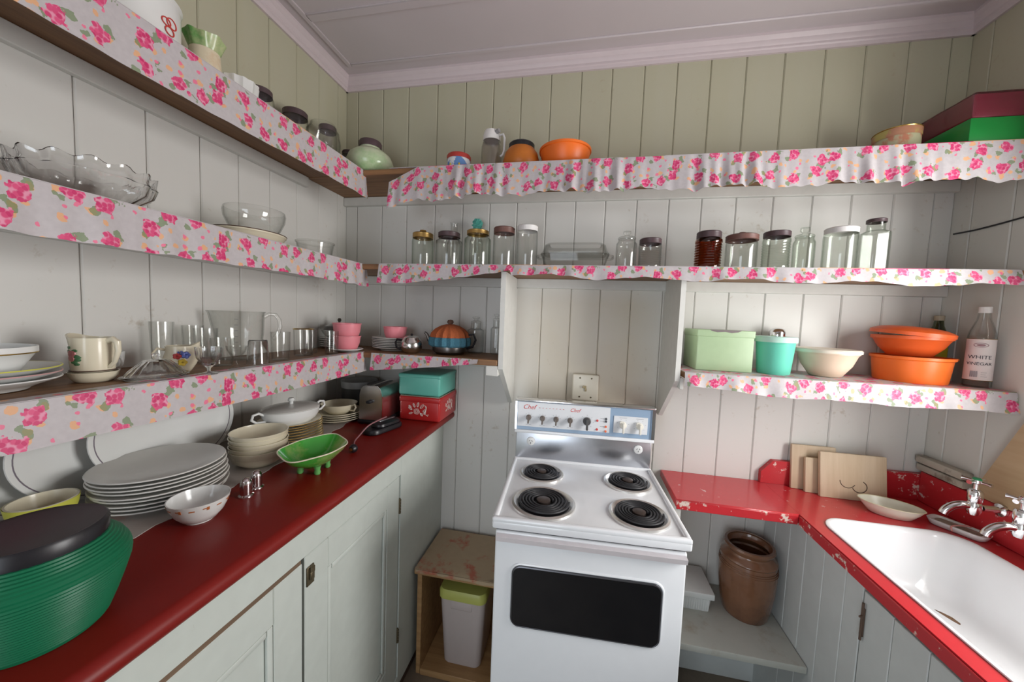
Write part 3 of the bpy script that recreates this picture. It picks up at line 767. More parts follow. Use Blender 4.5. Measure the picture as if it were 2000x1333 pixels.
# painted shelf under the small bench extension
bm = B(); box(bm, 1.556, CRX-.002, -.355, -T-.002, .325, .350, .004); 
tag(build('low_shelf', bm, M_LOWSHELF), 'grey-white stained shelf under the red bench, carrying the crock', 'shelf')
bm = B(); box(bm, 1.556, 1.576, -.33, -T-.017, FLOOR, .3245); 
tag(build('shelf_support', bm, M_CABR, smooth=0), 'upright board beside the stove holding up the low shelf', 'support')
bm = B(); box(bm, 1.566, 1.584, -.275, -T-.002, .3505, RT-.031); 
tag(build('bench_support', bm, M_CLEAT, smooth=0), 'white upright board beside the stove holding up the red bench', 'support')
# ------------------------------------------------------------------ builders for the small things
def ribs(n, amp, z0=0, z1=9):
    return None
def jar(label, x, y, z, R, H, glassm, lid=None, lidm=None, lid_h=.018, lid_r=.88, neck=.84, neck_h=.10, ribbed=0, knobr=0, square=False, rot=0, group='glass storage jars'):
    t = thing('glass_jar', label, 'jar', (x, y, z), rot, group)
    hb = H-(lid_h*.75 if lid else 0)-(knobr*1.1 if knobr else 0)
    r2 = R*neck; sh = hb*neck_h
    o = [(R*.86, 0), (R*.97, .004), (R, .012)]
    if ribbed:
        z0_, z1_ = .018, hb*(1-neck_h)-.016
        for i in range(ribbed*4+1):
            o.append((R*(.975+.025*cos(2*pi*i/4)), z0_+(z1_-z0_)*i/(ribbed*4)))
    o += [(R, hb-sh-.014), (R*.985, hb-sh-.006), (r2*1.03, hb-sh+.002), (r2, hb-sh*.6), (r2, hb-.003), (r2*1.02, hb)]
    mod = None
    if square:
        def mod(tt, r, zz):
            if r < R*.9 and zz > hb*.5: return (1, 0)
            return (min(1.0/max(abs(cos(tt)), abs(sin(tt))), 1.16)*.94, 0)
    bm = lathe(B(), vessel(o, .0024), 48, mod=mod)
    build('jar_body', bm, glassm, t)
    if lid:
        lr = R*lid_r; zb = hb-lid_h*.55+.0
        if lid == 'glass':
            bm = lathe(B(), [(0, hb+.0005), (r2*1.0, hb+.0005), (r2*1.06, hb+.004), (r2*.95, hb+.008), (lr*.35, hb+.011), (lr*.30, hb+.016), (lr*.55, hb+.022), (lr*.52, hb+lid_h), (0, hb+lid_h+.001)], 32)
            build('stopper', bm, glassm, t)
        else:
            z1 = zb+lid_h
            p = [(r2*1.03, zb), (lr, zb)]
            for i in range(1, 5): p += [(lr*(.985 if i % 2 else 1), zb+lid_h*.85*i/4)]
            p += [(lr*.93, z1), (0, z1+.001)]
            if lr < r2*1.03: p[0] = (lr*.9, zb)
            p = [(p[0][0], hb+.0006), ] + p if False else p
            p = [(0, hb+.0008), (r2*1.025, hb+.0008)] + p
            ld = build('lid', lathe(B(), p, 32), lidm, t)
            if knobr: build('lid_knob', lathe(B(), [(0, z1), (knobr*.6, z1), (knobr*.7, z1+knobr*.4), (knobr, z1+knobr*.6), (knobr*.9, z1+knobr), (0, z1+knobr*1.1)], 20), lidm, ld)
    return t
def plates(n, x, y, z, R, step, mat, lab, group, rimm=None, name='plate', first_h=None, jitter=.002, sx=1, sy=1, rots=0, lip=.16, cat='plate'):
    rnd = random.Random(int(x*1000)+n); me = None
    h = R*lip
    for i in range(n):
        xx, yy = x+rnd.uniform(-jitter, jitter), y+rnd.uniform(-jitter, jitter)
        lb = lab % ORD[n-1-i]
        if me is None:
            bm = lathe(B(), [(0, .0015), (R*.55, .0015), (R*.56, 0), (R*.60, 0), (R*.62, .003), (R*.74, h*.45), (R*.97, h*.9), (R, h), (R*.985, h+.0022), (R*.73, h*.45+.003), (R*.60, .0048), (0, .0045)], 44, sx, sy)
            o = build(name, bm, mat); me = o.data
        else:
            o = bpy.data.objects.new(name, me); COL.objects.link(o)
        o.location = (xx, yy, z+i*step); o.rotation_euler = (0, 0, rots)
        tag(o, lb, cat, group)
        if rimm is not None and (rimm[0] == 'all' or i in rimm[0]):
            bm = B(); tube(bm, [(R*1.0*cos(a*pi/20)*sx, R*1.0*sin(a*pi/20)*sy, h+.0012) for a in range(40)], .0013, 6, closed=True)
            build('rim', bm, rimm[1][i] if isinstance(rimm[1], dict) else rimm[1], o)
    return z+(n-1)*step+h
def bowl(name, label, x, y, z, R, H, mat, foot=.45, t=.003, cat='bowl', curve=None, mod=None, sx=1, sy=1, rz=0, rimm=None, group=None, seg=44):
    th = thing(name, label, cat, (x, y, z), rz, group)
    c = curve or [(foot, 0), (foot*1.02, .05), (foot*1.25, .10), (.78, .38), (.93, .72), (1, 1)]
    o = [(R*a, H*b) for a, b in c]
    build('bowl_body', lathe(B(), vessel(o, t), seg, sx, sy, mod), mat, th)
    if rimm is not None:
        bm = B(); tube(bm, [(R*cos(a*pi/22)*sx, R*sin(a*pi/22)*sy, H) for a in range(44)], .0014, 6, closed=True); build('rim', bm, rimm, th)
    return th
def tumbler(label, x, y, z, R, H, mat=None, taper=.82, inv=False, group='drinking glasses on the lowest left shelf', rimm=None, flutes=0):
    t = thing('drinking_glass', label, 'glass', (x, y, z), 0, group)
    b, tp = R*taper, R
    o = [(b*.92, 0), (b, .003), ((b+tp)/2, H*.5), (tp, H)]
    p = vessel(o, .0022)
    if inv: p = [(r, H-zz) for r, zz in reversed(p)]
    md = (lambda tt, r, zz: (1+.02*cos(flutes*tt), 0)) if flutes else None
    build('glass_body', lathe(B(), p, 48, mod=md), mat or M_GLASS, t)
    if rimm:
        bm = B(); tube(bm, [(R*cos(a*pi/16), R*sin(a*pi/16), H) for a in range(32)], .0014, 6, closed=True); build('rim', bm, rimm, t)
    return t
def stemglass(label, x, y, z, R, H, flutes=0, stem=.30):
    t = thing('stemmed_glass', label, 'glass', (x, y, z), 0, 'drinking glasses on the lowest left shelf')
    hs = H*stem
    p = [(0, 0), (R*.72, 0), (R*.75, .002), (R*.3, .006), (R*.13, hs*.5), (R*.16, hs), (R*.55, hs+H*.16), (R*.90, hs+H*.40), (R, H), (R-.0022, H), (R*.86, hs+H*.42), (R*.5, hs+H*.2), (0, hs+H*.10)]
    md = (lambda tt, r, zz: (1+(.025*cos(flutes*tt) if zz > hs else 0), 0)) if flutes else None
    build('glass_body', lathe(B(), p, 48, mod=md), M_PRESS if flutes else M_GLASS, t)
    return t
def arc(c, r, a0, a1, n, plane, sz=1.0):
    out_ = []
    for i in range(n+1):
        a = radians(a0+(a1-a0)*i/n); u, v = r*cos(a), r*sin(a)*sz
        out_.append({'xz': (c[0]+u, c[1], c[2]+v), 'yz': (c[0], c[1]+u, c[2]+v), 'xy': (c[0]+u, c[1]+v, c[2])}[plane])
    return out_
def tinbox(name, label, x0, x1, y0, y1, z0, z1, mat, lidm, lid_h=.022, rot=0, bev=.006, over=.0018):
    cx, cy = (x0+x1)/2, (y0+y1)/2; t = thing(name, label, 'tin', (cx, cy, z0), rot)
    hx, hy, h = (x1-x0)/2, (y1-y0)/2, z1-z0
    build('tin_body', box(B(), -hx+over, hx-over, -hy+over, hy-over, 0, h-lid_h*.3, bev, 3), mat, t)
    build('lid', box(B(), -hx, hx, -hy, hy, h-lid_h, h, bev*.7, 3), lidm, t)
    return t
def blob(bm, x, y, z, rx, ry, rz, seg=16):
    lathe(bm, [(0, -rz)]+[(cos(radians(a)), rz*sin(radians(a))) for a in range(-75, 76, 15)]+[(0, rz)], seg, rx, ry, off=(x, y, z)); return bm

# ------------------------------------------------------------------ top shelf, left wall
t = thing('enamel_pot', 'white round pot with a small red emblem on the top left shelf', 'pot', (.135, -.955, S1))
build('pot_body', lathe(B(), vessel([(.060, 0), (.080, .006), (.089, .03), (.091, .10), (.090, .125), (.094, .13)], .003), 44), M_WHITE, t)
bm = B()
for cx_, cz_, rr_ in ((0, .052, .011), (.006, .072, .013), (-.008, .068, .010)):
    pts = []
    for k in range(20):
        a = 2*pi*k/20; u = cx_+rr_*cos(a); w = cz_+rr_*.8*sin(a); an = .25+u/.091
        pts.append((.0915*cos(an), .0915*sin(an), w))
    tube(bm, pts, .0013, 6, closed=True)
build('emblem', bm, M_REDMARK, t)
t = thing('vase', 'small cream vase with a frilled green rim beside the white pot', 'vase', (.135, -.784, S1))
fl = lambda tt, r, zz: (1+(.04*cos(9*tt) if zz > .125 else 0), .003*cos(4*tt) if zz > .13 else 0)
build('vase_body', lathe(B(), vessel([(.028, 0), (.032, .004), (.037, .05), (.036, .09), (.034, .118)], .003), 42), wear('vase_glaze', (.74, .66, .48), (.62, .34, .16), scale=12, thr=.6, rough=.25, soft=.12), t)
build('frilled_rim', lathe(B(), [(.0335, .1185), (.037, .128), (.043, .146), (.046, .153), (.042, .151), (.034, .130), (.030, .1185)], 108, mod=fl), wear('vase_rim_glaze', (.14, .38, .10), (.50, .56, .30), scale=18, thr=.5, rough=.25, soft=.12), t, smooth=85)
sc = lambda tt, r, zz: (1+.05*cos(12*tt)*(r > .03), 0)
bowl('fluted_dish', 'white fluted dish on the top left shelf beside the green-rimmed vase', .15, -.695, S1, .047, .092, M_WHITE, mod=sc, cat='dish')
jar('clear jar with dark lid on the top left shelf, next to the white fluted dish', .135, -.610, S1, .038, .130, M_GLASS, 'm', M_LIDDK, neck=.85, group='jars on the top left shelf')
jar('clear jar with wide dark lid against the left wall on the top shelf', .078, -.405, S1, .045, .180, M_GLASS, 'm', M_LIDDK, lid_h=.022, lid_r=.95, neck=.9, group='jars on the top left shelf')
bowl('glass_bowl', 'round glass jar with gold rim and no lid on the top left shelf', .195, -.400, S1, .062, .122, M_GLASS, curve=[(.6, 0), (.9, .12), (1, .45), (.9, .78), (.68, .93), (.68, 1)], cat='jar', group='jars on the top left shelf', rimm=None)
jar('clear jar with dark lid in the top corner, behind the green marbled lamp bowl', .10, -.255, S1, .036, .200, M_GLASS, 'm', M_LIDDK, lid_h=.022, lid_r=.95, neck=.9, group='jars on the top left shelf')
jar('short clear jar with dark lid in the very corner of the top shelf', .095, -.105, S1, .034, .165, M_GLASS, 'm', M_LIDDK, neck=.9, group='jars on the top left shelf')
t = thing('marbled_bowl', 'round green and cream marbled globe with dark screw lid in the top corner', 'globe', (.268, -.205, S1))
build('globe_body', lathe(B(), vessel([(.050, 0), (.075, .010), (.094, .035), (.097, .055), (.085, .085), (.06, .105), (.044, .112), (.042, .122)], .003), 44), wear('marbled_glass', (.58, .62, .44), (.27, .46, .20), scale=9, thr=.60, rough=.2, soft=.15), t)
build('lid', lathe(B(), [(0, .1225), (.043, .1225), (.046, .118), (.047, .140), (.043, .146), (0, .147)], 32), M_LIDDK, t)
# ------------------------------------------------------------------ top shelf, back wall
t = thing('biscuit_tin', 'small white and blue patterned tin with red lid on the top back shelf', 'tin', (.667, -.2, S1))
build('tin_body', lathe(B(), [(0, 0), (.046, 0), (.047, .003), (.047, .058), (0, .058)], 36), wear('tin_print', (.74, .75, .76), (.12, .25, .52), scale=26, thr=.52, rough=.35, soft=.02), t)
build('lid', lathe(B(), [(0, .0585), (.047, .0585), (.0485, .052), (.0492, .066), (.046, .071), (0, .071)], 36), plain('tin_lid_red', (.42, .04, .03), .35), t)
bm = B()
for an in (-2.0, -1.2): blob(bm, .0475*cos(an), .0475*sin(an), .022, .004, .004, .006, 10)
build('yellow_motif', bm, plain('motif_yellow', (.70, .50, .05), .4), t)
t = thing('plastic_shaker', 'clear plastic jug with white cap and handle on the top back shelf', 'jug', (.790, -.15, S1))
build('jug_body', lathe(B(), vessel([(.036, 0), (.040, .004), (.044, .07), (.042, .12), (.033, .150)], .002), 32), glass('cloudy_plastic', (.80, .77, .74), .25, 1.3), t)
build('cap', lathe(B(), [(0, .1505), (.034, .1505), (.036, .146), (.036, .168), (.030, .186), (.018, .192), (0, .192)], 28), M_LIDWHITE, t)
bm = B(); tube(bm, [(.035, -.012, .165), (.052, -.016, .165), (.058, -.017, .15), (.058, -.017, .10), (.052, -.016, .085), (.042, -.012, .08)], .0045, 8); build('handle', bm, M_LIDWHITE, t)
bm = B(); tube(bm, [(.02, -.02, .172), (.038, -.028, .176)], .009, 10); build('spout', bm, plain('grey_plastic', (.30, .30, .30), .5), t)
t = thing('canister', 'amber-orange rounded canister with black lid on the top back shelf', 'canister', (.921, -.17, S1))
build('canister_body', lathe(B(), [(0, 0), (.048, 0), (.068, .016), (.074, .045), (.066, .078), (.050, .100), (0, .100)], 40), M_ORANGEDK, t)
build('lid', lathe(B(), [(0, .1005), (.050, .1005), (.052, .096), (.052, .114), (.048, .118), (0, .118)], 36), M_BLACK, t)
bowl('mixing_bowl', 'bright orange plastic bowl on the top back shelf', 1.096, -.165, S1, .102, .086, M_ORANGE, curve=[(.55, 0), (.70, .08), (.85, .40), (.95, .80), (.955, .88), (1, .90), (1, 1)])
t = thing('round_tin', 'round floral tin with gold-rimmed lid beside the green box', 'tin', (2.215, -.15, S1))
build('tin_body', lathe(B(), [(0, 0), (.058, 0), (.059, .004), (.059, .082), (0, .082)], 40), wear('peach_tin_print', (.55, .22, .13), (.50, .48, .30), scale=20, thr=.48, rough=.35, soft=.05), t)
build('lid', lathe(B(), [(0, .0825), (.059, .0825), (.0605, .070), (.061, .094), (.058, .098), (.055, .095), (0, .095)], 40), wear('tin_lid_gold', (.50, .24, .14), (.48, .40, .12), scale=15, thr=.5, rough=.3), t)
bm = B(); tube(bm, [(.0605*cos(a*pi/22), .0605*sin(a*pi/22), .096) for a in range(44)], .002, 6, closed=True); build('rim', bm, M_GOLD, t)
t = thing('gift_box', 'dark red box in crumpled clear wrap on top of the green box', 'box', (2.415, -.150, S1+.0775))
build('box_body', box(B(), -.092, .092, -.118, .118, 0, .070, .004), plain('wine_card', (.20, .014, .035), .35), t)
bm = box(B(), -.094, .094, -.121, .120, -.0005, .074, .006, 2); bmesh.ops.subdivide_edges(bm, edges=bm.edges, cuts=3, use_grid_fill=True)
rnd = random.Random(4)
for v in bm.verts: v.co += Vector((rnd.uniform(-.0008, .0012)*(1 if v.co.x > 0 else -1), rnd.uniform(0, .002)*(1 if v.co.y > 0 else -1), rnd.uniform(.0, .0022) if v.co.z > .06 else 0))
build('clear_wrap', bm, glass('cellophane', (.97, .95, .96), .12, 1.12), t)
tag(build('card_box', box(B(), -.094, .094, -.120, .120, 0, .075, .003), plain('green_card', (.01, .22, .04), .35), loc=(2.413, -.150, S1+.0018)), 'flat green box in the top right corner under the red box', 'box')
# ------------------------------------------------------------------ middle shelf, back wall: row of jars
Zj = S2+.0018
jar('clear jar with gold knobbed lid, leftmost jar on the middle back shelf', .502, -.17, Zj, .046, .168, M_GLASSB, 'm', M_LIDGOLD, lid_h=.022, lid_r=.96, neck=.9, knobr=.014)
jar('squat clear jar with dark purple lid next to the gold knobbed jar', .622, -.17, Zj, .057, .154, M_GLASS, 'm', M_LIDDK, lid_h=.020, lid_r=.82, neck=.76, neck_h=.16)
jar('round greenish jar with flat gold lid on the middle back shelf', .749, -.17, Zj, .056, .160, M_GLASSB, 'm', M_LIDGOLD, lid_h=.017, lid_r=.84, neck=.78, neck_h=.14)
jar('straight clear jar with purple-brown lid, left of the white-lidded jar', .862, -.17, Zj, .045, .173, M_GLASS, 'm', M_LIDBR, lid_h=.024, lid_r=.98, neck=.9, neck_h=.06)
jar('tall clear jar with white lid left of the glass casserole', .959, -.17, Zj, .043, .179, M_GLASS, 'm', M_LIDWHITE, lid_h=.022, lid_r=.98, neck=.9, neck_h=.06)
t = thing('glass_bottle', 'narrow clear bottle behind the purple-lidded jar', 'bottle', (.600, -.055, Zj))
build('bottle_body', lathe(B(), vessel([(.030, 0), (.033, .01), (.033, .12), (.016, .165), (.0155, .215), (.018, .220)], .002), 28), M_GLASS, t)
t = thing('glass_bottle', 'clear bottle stuffed with a crumpled teal bag on the middle back shelf', 'bottle', (.705, -.05, Zj))
build('bottle_body', lathe(B(), vessel([(.028, 0), (.031, .01), (.031, .13), (.019, .165), (.019, .19)], .002), 28), M_GLASS, t)
bm = B(); blob(bm, .004, -.004, .210, .024, .012, .024, 12); rnd = random.Random(9)
for v in bm.verts: v.co += Vector((rnd.uniform(-.006, .006), rnd.uniform(-.004, .004), rnd.uniform(-.005, .007)))
build('plastic_bag', bm, plain('teal_film', (.12, .48, .40), .35), t, smooth=0)
# casserole
t = thing('glass_casserole', 'rectangular clear glass casserole dish with lid on the middle back shelf', 'dish', (1.153, -.150, Zj))
def rloft(levels, k=6):
    bm = B(); lp = []
    for hx, hy, zz, rr in levels: lp.append([bm.verts.new((a, b, zz)) for a, b in rrect(-hx, hx, -hy, hy, rr, k)])
    for a, b in zip(lp[:-1], lp[1:]):
        for i in range(len(a)):
            j = (i+1) % len(a); bm.faces.new((a[i], a[j], b[j], b[i]))
    bm.faces.new(list(reversed(lp[0]))); bm.faces.new(lp[-1]); return bm
build('dish_body', rloft([(.112, .062, 0, .03), (.118, .068, .006, .03), (.130, .080, .050, .035), (.134, .084, .054, .036), (.128, .078, .054, .034), (.115, .065, .008, .03), (.108, .058, .006, .028)]), M_GLASS, t)
build('lid', rloft([(.131, .081, .0548, .035), (.132, .082, .058, .035), (.127, .077, .062, .035), (.118, .068, .092, .032), (.108, .058, .099, .03), (.100, .050, .0965, .028), (.115, .065, .090, .03), (.123, .073, .060, .033)]), M_GLASS, t)
for s in (-1, 1):
    bm = B(); tube(bm, [(s*.130, -.045, .050), (s*.146, -.036, .050), (s*.150, 0, .049), (s*.146, .036, .050), (s*.130, .045, .050)], .0045, 8); build('handle', bm, M_GLASS, t)
jar('tall slim clear jar with glass stopper, right of the casserole', 1.350, -.17, Zj, .039, .140, M_GLASS, 'glass', None, lid_h=.030, lid_r=.7, neck=.82, neck_h=.10)
jar('short ribbed jar with dark brown lid, right of the slim stoppered jar', 1.436, -.18, Zj, .042, .122, M_GLASS, 'm', M_LIDDK, lid_h=.020, lid_r=.96, neck=.9, ribbed=9)
jar('brown ribbed jar with dark lid on the middle back shelf', 1.643, -.17, Zj, .046, .150, M_AMBER, 'm', M_LIDDK, lid_h=.024, lid_r=.92, neck=.84, ribbed=9)
jar('squat clear jar with wide brown knobbed lid beside the brown jar', 1.751, -.18, Zj, .051, .146, M_GLASS, 'm', M_LIDBR, lid_h=.020, lid_r=1.03, neck=.84, neck_h=.10, knobr=.011)
jar('ribbed clear jar with dark lid, right of the brown knobbed lid', 1.864, -.18, Zj, .043, .145, M_GLASSB, 'm', M_LIDDK, lid_h=.019, lid_r=.97, neck=.9, ribbed=9)
jar('tall narrow clear jar with glass stopper between ribbed and white-lidded jars', 1.962, -.16, Zj, .033, .150, M_GLASSB, 'glass', None, lid_h=.034, lid_r=.8, neck=.84)
jar('wide clear jar with cream-white lid near the right end of the shelf', 2.050, -.20, Zj, .047, .152, M_GLASSB, 'm', M_LIDWHITE, lid_h=.020, lid_r=.98, neck=.92, neck_h=.06)
jar('square-shouldered clear jar, rightmost jar on the middle back shelf', 2.160, -.185, Zj, .036, .182, M_GLASSB, 'm', M_LIDDK, lid_h=.012, lid_r=.74, neck=.66, neck_h=.20, square=True)
# ------------------------------------------------------------------ low shelf right of the alcove
Zr = S3+.002
t = tinbox('storage_tin', 'large sage green metal tin with scuffed lid on the right shelf', 1.617, 1.812, -.205, -.035, Zr, Zr+.152, M_SAGE, M_SAGE, lid_h=.026, bev=.004)
bm = B()
for (a, b) in (((-.02, -.088), (.03, -.081)), ((-.045, -.084), (.01, -.072))): pass
prism(bm, [(-.055, .1524), (-.02, .1524), (.035, .1524), (.052, .1524), (.040, .1455), (.018, .1425), (-.004, .1455), (-.03, .143), (-.05, .148)], 'y', -.0856, -.0848)
build('bare_metal_patch', bm, plain('bare_tin', (.18, .15, .15), .45, .3), t, smooth=0)
t = thing('plastic_canister', 'mint green plastic canister with pale lid beside the sage tin', 'canister', (1.893, -.17, Zr))
build('canister_body', lathe(B(), vessel([(.048, 0), (.051, .004), (.061, .122), (.062, .124)], .002), 40), M_MINT, t)
build('lid', lathe(B(), [(0, .1245), (.062, .1245), (.066, .116), (.0665, .130), (.063, .136), (.058, .133), (0, .132)], 40), M_MINTLID, t)
t = thing('sugar_shaker', 'glass shaker with shiny metal lid behind the mint canister', 'shaker', (1.950, -.060, Zr))
build('glass_body', lathe(B(), vessel([(.022, 0), (.025, .004), (.024, .135)], .002), 28), M_GLASS, t)
build('lid', lathe(B(), [(0, .1355), (.024, .1355), (.027, .132), (.0275, .150), (.022, .162), (.010, .168), (0, .168)], 28), M_CHROME, t)
t = bowl('mixing_bowl', 'cream plastic bowl with lipped lid on the right shelf', 2.070, -.152, Zr, .090, .092, M_CREAMP, curve=[(.45, 0), (.52, .03), (.80, .45), (.95, .86), (1.0, .9), (1.0, 1)])
build('lid', lathe(B(), [(0, .0925), (.090, .0925), (.095, .087), (.0955, .096), (.091, .100), (.084, .096), (0, .096)], 44), M_CREAMLID, t)
bm = B(); box(bm, .088, .108, -.012, .012, .089, .093, .0015); build('lid_tab', bm, M_CREAMLID, t)
t = bowl('plastic_container', 'round bright orange container under the orange lidded bowl', 2.333, -.142, Zr, .104, .088, M_ORANGE, curve=[(.86, 0), (.88, .05), (.95, .86), (1.0, .9), (1.0, 1)], cat='container')
bm = B(); box(bm, .098, .118, -.028, -.004, .079, .086, .002); build('lip_tab', bm, M_ORANGE, t)
t = bowl('lidded_bowl', 'burnt orange bowl with raised lid stacked on the orange container', 2.326, -.142, Zr+.0885, .100, .070, M_ORANGE2, curve=[(.50, 0), (.56, .03), (.80, .42), (.94, .80), (1.0, .84), (1.0, 1)])
o = build('lid', lathe(B(), [(.1005, 0), (.104, -.004), (.104, .008), (.098, .012), (.08, .020), (.05, .025), (0, .027), (0, .024), (.05, .022), (.08, .017), (.096, .009)], 44), M_ORANGE2, t, loc=(0, 0, .076), rot=(radians(3), radians(4), 0))
def bottle(label, x, y, z, R, H, gm, capm, labm, rz, text=None):
    t = thing('glass_bottle', label, 'bottle', (x, y, z), rz, 'bottles at the right end of the low shelf')
    build('bottle_body', lathe(B(), vessel([(R*.9, 0), (R, .006), (R, H*.60), (R*.92, H*.68), (R*.50, H*.84), (R*.42, H*.92), (R*.42, H*.955)], .002), 32), gm, t)
    build('cap', lathe(B(), [(0, H*.9555), (R*.42, H*.9555), (R*.47, H*.92), (R*.47, H*.995), (R*.40, H), (0, H)], 24), capm, t)
    bm = B(); a0, a1, n = -pi/2-1.25, -pi/2+1.25, 24; rr = R+.0006; z0, z1 = H*.09, H*.60
    vs1 = [[bm.verts.new((q*cos(a0+(a1-a0)*i/n), q*sin(a0+(a1-a0)*i/n), zz)) for zz in (z0, z1)] for i in range(n+1) for q in (rr,)]
    vs2 = [[bm.verts.new((q*cos(a0+(a1-a0)*i/n), q*sin(a0+(a1-a0)*i/n), zz)) for zz in (z0, z1)] for i in range(n+1) for q in (rr+.0005,)]
    for i in range(n):
        bm.faces.new((vs1[i][0], vs1[i][1], vs1[i+1][1], vs1[i+1][0])); bm.faces.new((vs2[i][0], vs2[i+1][0], vs2[i+1][1], vs2[i][1]))
    lb = build('paper_label', bm, labm, t)
    if text:
        rq = rr+.0009
        def cyl(z_): return lambda a, b, c: ((rq+c)*cos(-pi/2+a/rq), (rq+c)*sin(-pi/2+a/rq), z_+b)
        for s, sz, fz in text: text_part('label_text', s, sz, M_DARKMARK, lb, cyl(H*fz))
        bm = B(); tube(bm, [(rq*cos(-pi/2+u/rq), rq*sin(-pi/2+u/rq), H*.525+w) for u, w in [(.015*cos(k*pi/12), .0065*sin(k*pi/12)) for k in range(24)]], .0008, 6, closed=True)
        blob(bm, 0, -rq, H*.525, .009, .0012, .0035, 10); build('label_emblem', bm, plain('emblem_pinkgrey', (.35, .20, .22), .5), lb)
        bm = B()
        for k in range(11):
            u = -.016+k*.0015; a = -pi/2+u/rq; tube(bm, [(rq*cos(a), rq*sin(a), H*.13), (rq*cos(a), rq*sin(a), H*.205)], .00035 if k % 3 else .0006, 4)
        for k, ww in ((.19, .012), (.165, .010), (.14, .013)):
            bm2 = [(rq*cos(-pi/2+u/rq), rq*sin(-pi/2+u/rq), H*k) for u in (.006, .006+ww*.5, .006+ww)]; tube(bm, bm2, .0005, 4)
        build('label_fine_print', bm, M_GREYMARK, lb)
        bm = B()
        for zz in (H*.09, H*.60): tube(bm, [((rr+.0008)*cos(a0+(a1-a0)*i/n), (rr+.0008)*sin(a0+(a1-a0)*i/n), zz) for i in range(n+1)], .0007, 4)
        build('label_border', bm, M_GOLD, lb)
    return t
bottle('clear vinegar bottle with white label and cap, at the right end of the low shelf', 2.472, -.205, Zr, .031, .262, M_GLASS, M_LIDWHITE, M_PAPER, -.72, [('WHITE', .0165, .375), ('VINEGAR', .0135, .295)])
bottle('dark bottle with yellow label behind the orange bowls', 2.468, -.062, Zr, .029, .235, glass('dark_green_glass', (.25, .30, .16)), plain('tan_cap', (.42, .36, .26), .5), M_YELLOWLABEL, -.75, [('OIL', .012, .33)] if False else None)
# ------------------------------------------------------------------ low corner shelf
Zl = S3+.0002
ztop_ = plates(7, .345, -.125, Zl, .092, .0072, M_GREYCHINA, 'cream saucer-plate under a pink cup, %s in the corner shelf stack', 'plates stacked on the corner shelf', name='side_plate', jitter=.002)
def cup(label, x, y, z, R, H, mat, group, taper=.72, handle=None, rz=0):
    t = thing('tea_cup', label, 'cup', (x, y, z), rz, group)
    o = [(R*taper*.9, 0), (R*taper, .003), (R*(taper+.2), H*.5), (R*.98, H*.93), (R*1.02, H*.95), (R*1.02, H)]
    build('cup_body', lathe(B(), vessel(o, .0025), 36), mat, t)
    return t
cup('pink melamine cup sitting on the corner shelf plate stack', .368, -.15, ztop_-.0096, .052, .060, M_PINK, 'pink melamine cups')
t = thing('milk_pot', 'small round silver pot with dark handle in front of the plates', 'pot', (.476, -.205, Zl))
build('pot_body', lathe(B(), [(0, 0), (.026, 0), (.040, .010), (.047, .030), (.044, .052), (.034, .064), (.033, .068), (.020, .074), (0, .076)], 40), plain('polished_pewter', (.62, .60, .58), .2, 1.0), t)
bm = B(); tube(bm, [(-.038, -.010, .056), (-.060, -.016, .058), (-.066, -.017, .044), (-.062, -.016, .022), (-.045, -.012, .016)], .0045, 8); build('handle', bm, M_BLACK, t)
build('lid_knob', lathe(B(), [(0, .0762), (.004, .0762), (.006, .082), (0, .085)], 16), M_BLACK, t)
t = thing('teapot', 'metal teapot wearing an orange and blue knitted cosy', 'teapot', (.632, -.155, Zl))
build('pot_body', lathe(B(), [(0, 0), (.055, 0), (.072, .012), (.078, .04), (.070, .075), (.045, .10), (0, .105)], 40), plain('dark_pewter', (.16, .15, .14), .3, .9), t)
kn = lambda tt, r, zz: (1+.05*cos(16*tt), 0)
M_KORANGE = plain('orange_wool', (.40, .10, .03), .9, var=.35, bmp=.8, scale=160); M_KBLUE = plain('blue_wool', (.05, .16, .22), .9, var=.35, bmp=.8, scale=160)
build('cosy_lower', lathe(B(), [(.080, .034), (.087, .040), (.088, .062), (.084, .074), (.079, .074), (.081, .06), (.0795, .036)], 64, mod=kn), M_KBLUE, t)
build('cosy_upper', lathe(B(), [(.083, .0745), (.078, .092), (.062, .110), (.038, .124), (.016, .130), (0, .131)], 64, mod=kn), M_KORANGE, t)
build('cosy_bobble', lathe(B(), [(0, .130), (.010, .132), (.014, .140), (.010, .149), (0, .151)], 20, mod=lambda tt, r, zz: (1+.12*cos(7*tt), 0)), plain('brown_wool', (.12, .06, .04), .9, bmp=.8, scale=160), t)
bm = B(); tube(bm, [(-.070, -.018, .045), (-.088, -.022, .060), (-.098, -.025, .085), (-.108, -.027, .092)], .008, 10, rr=[.012, .009, .006, .005]); build('spout', bm, plain('dark_pewter', (.16, .15, .14), .3, .9), t)
bm = B(); tube(bm, [(.072, .015, .085), (.100, .022, .090), (.110, .024, .065), (.098, .022, .035), (.072, .016, .025)], .005, 8); build('handle', bm, M_BLACK, t)
def goblet(label, x, y, z, R, H):
    return jar(label, x, y, z, R, H, M_GLASS, 'glass', None, lid_h=.028, neck=.6, neck_h=.2, lid_r=.8, group='clear jars beside the alcove panel')
goblet('clear stoppered decanter behind the knitted teapot cosy', .716, -.048, Zl, .038, .160)
goblet('clear stoppered decanter tucked against the left alcove panel', .816, -.060, Zl, .026, .175)
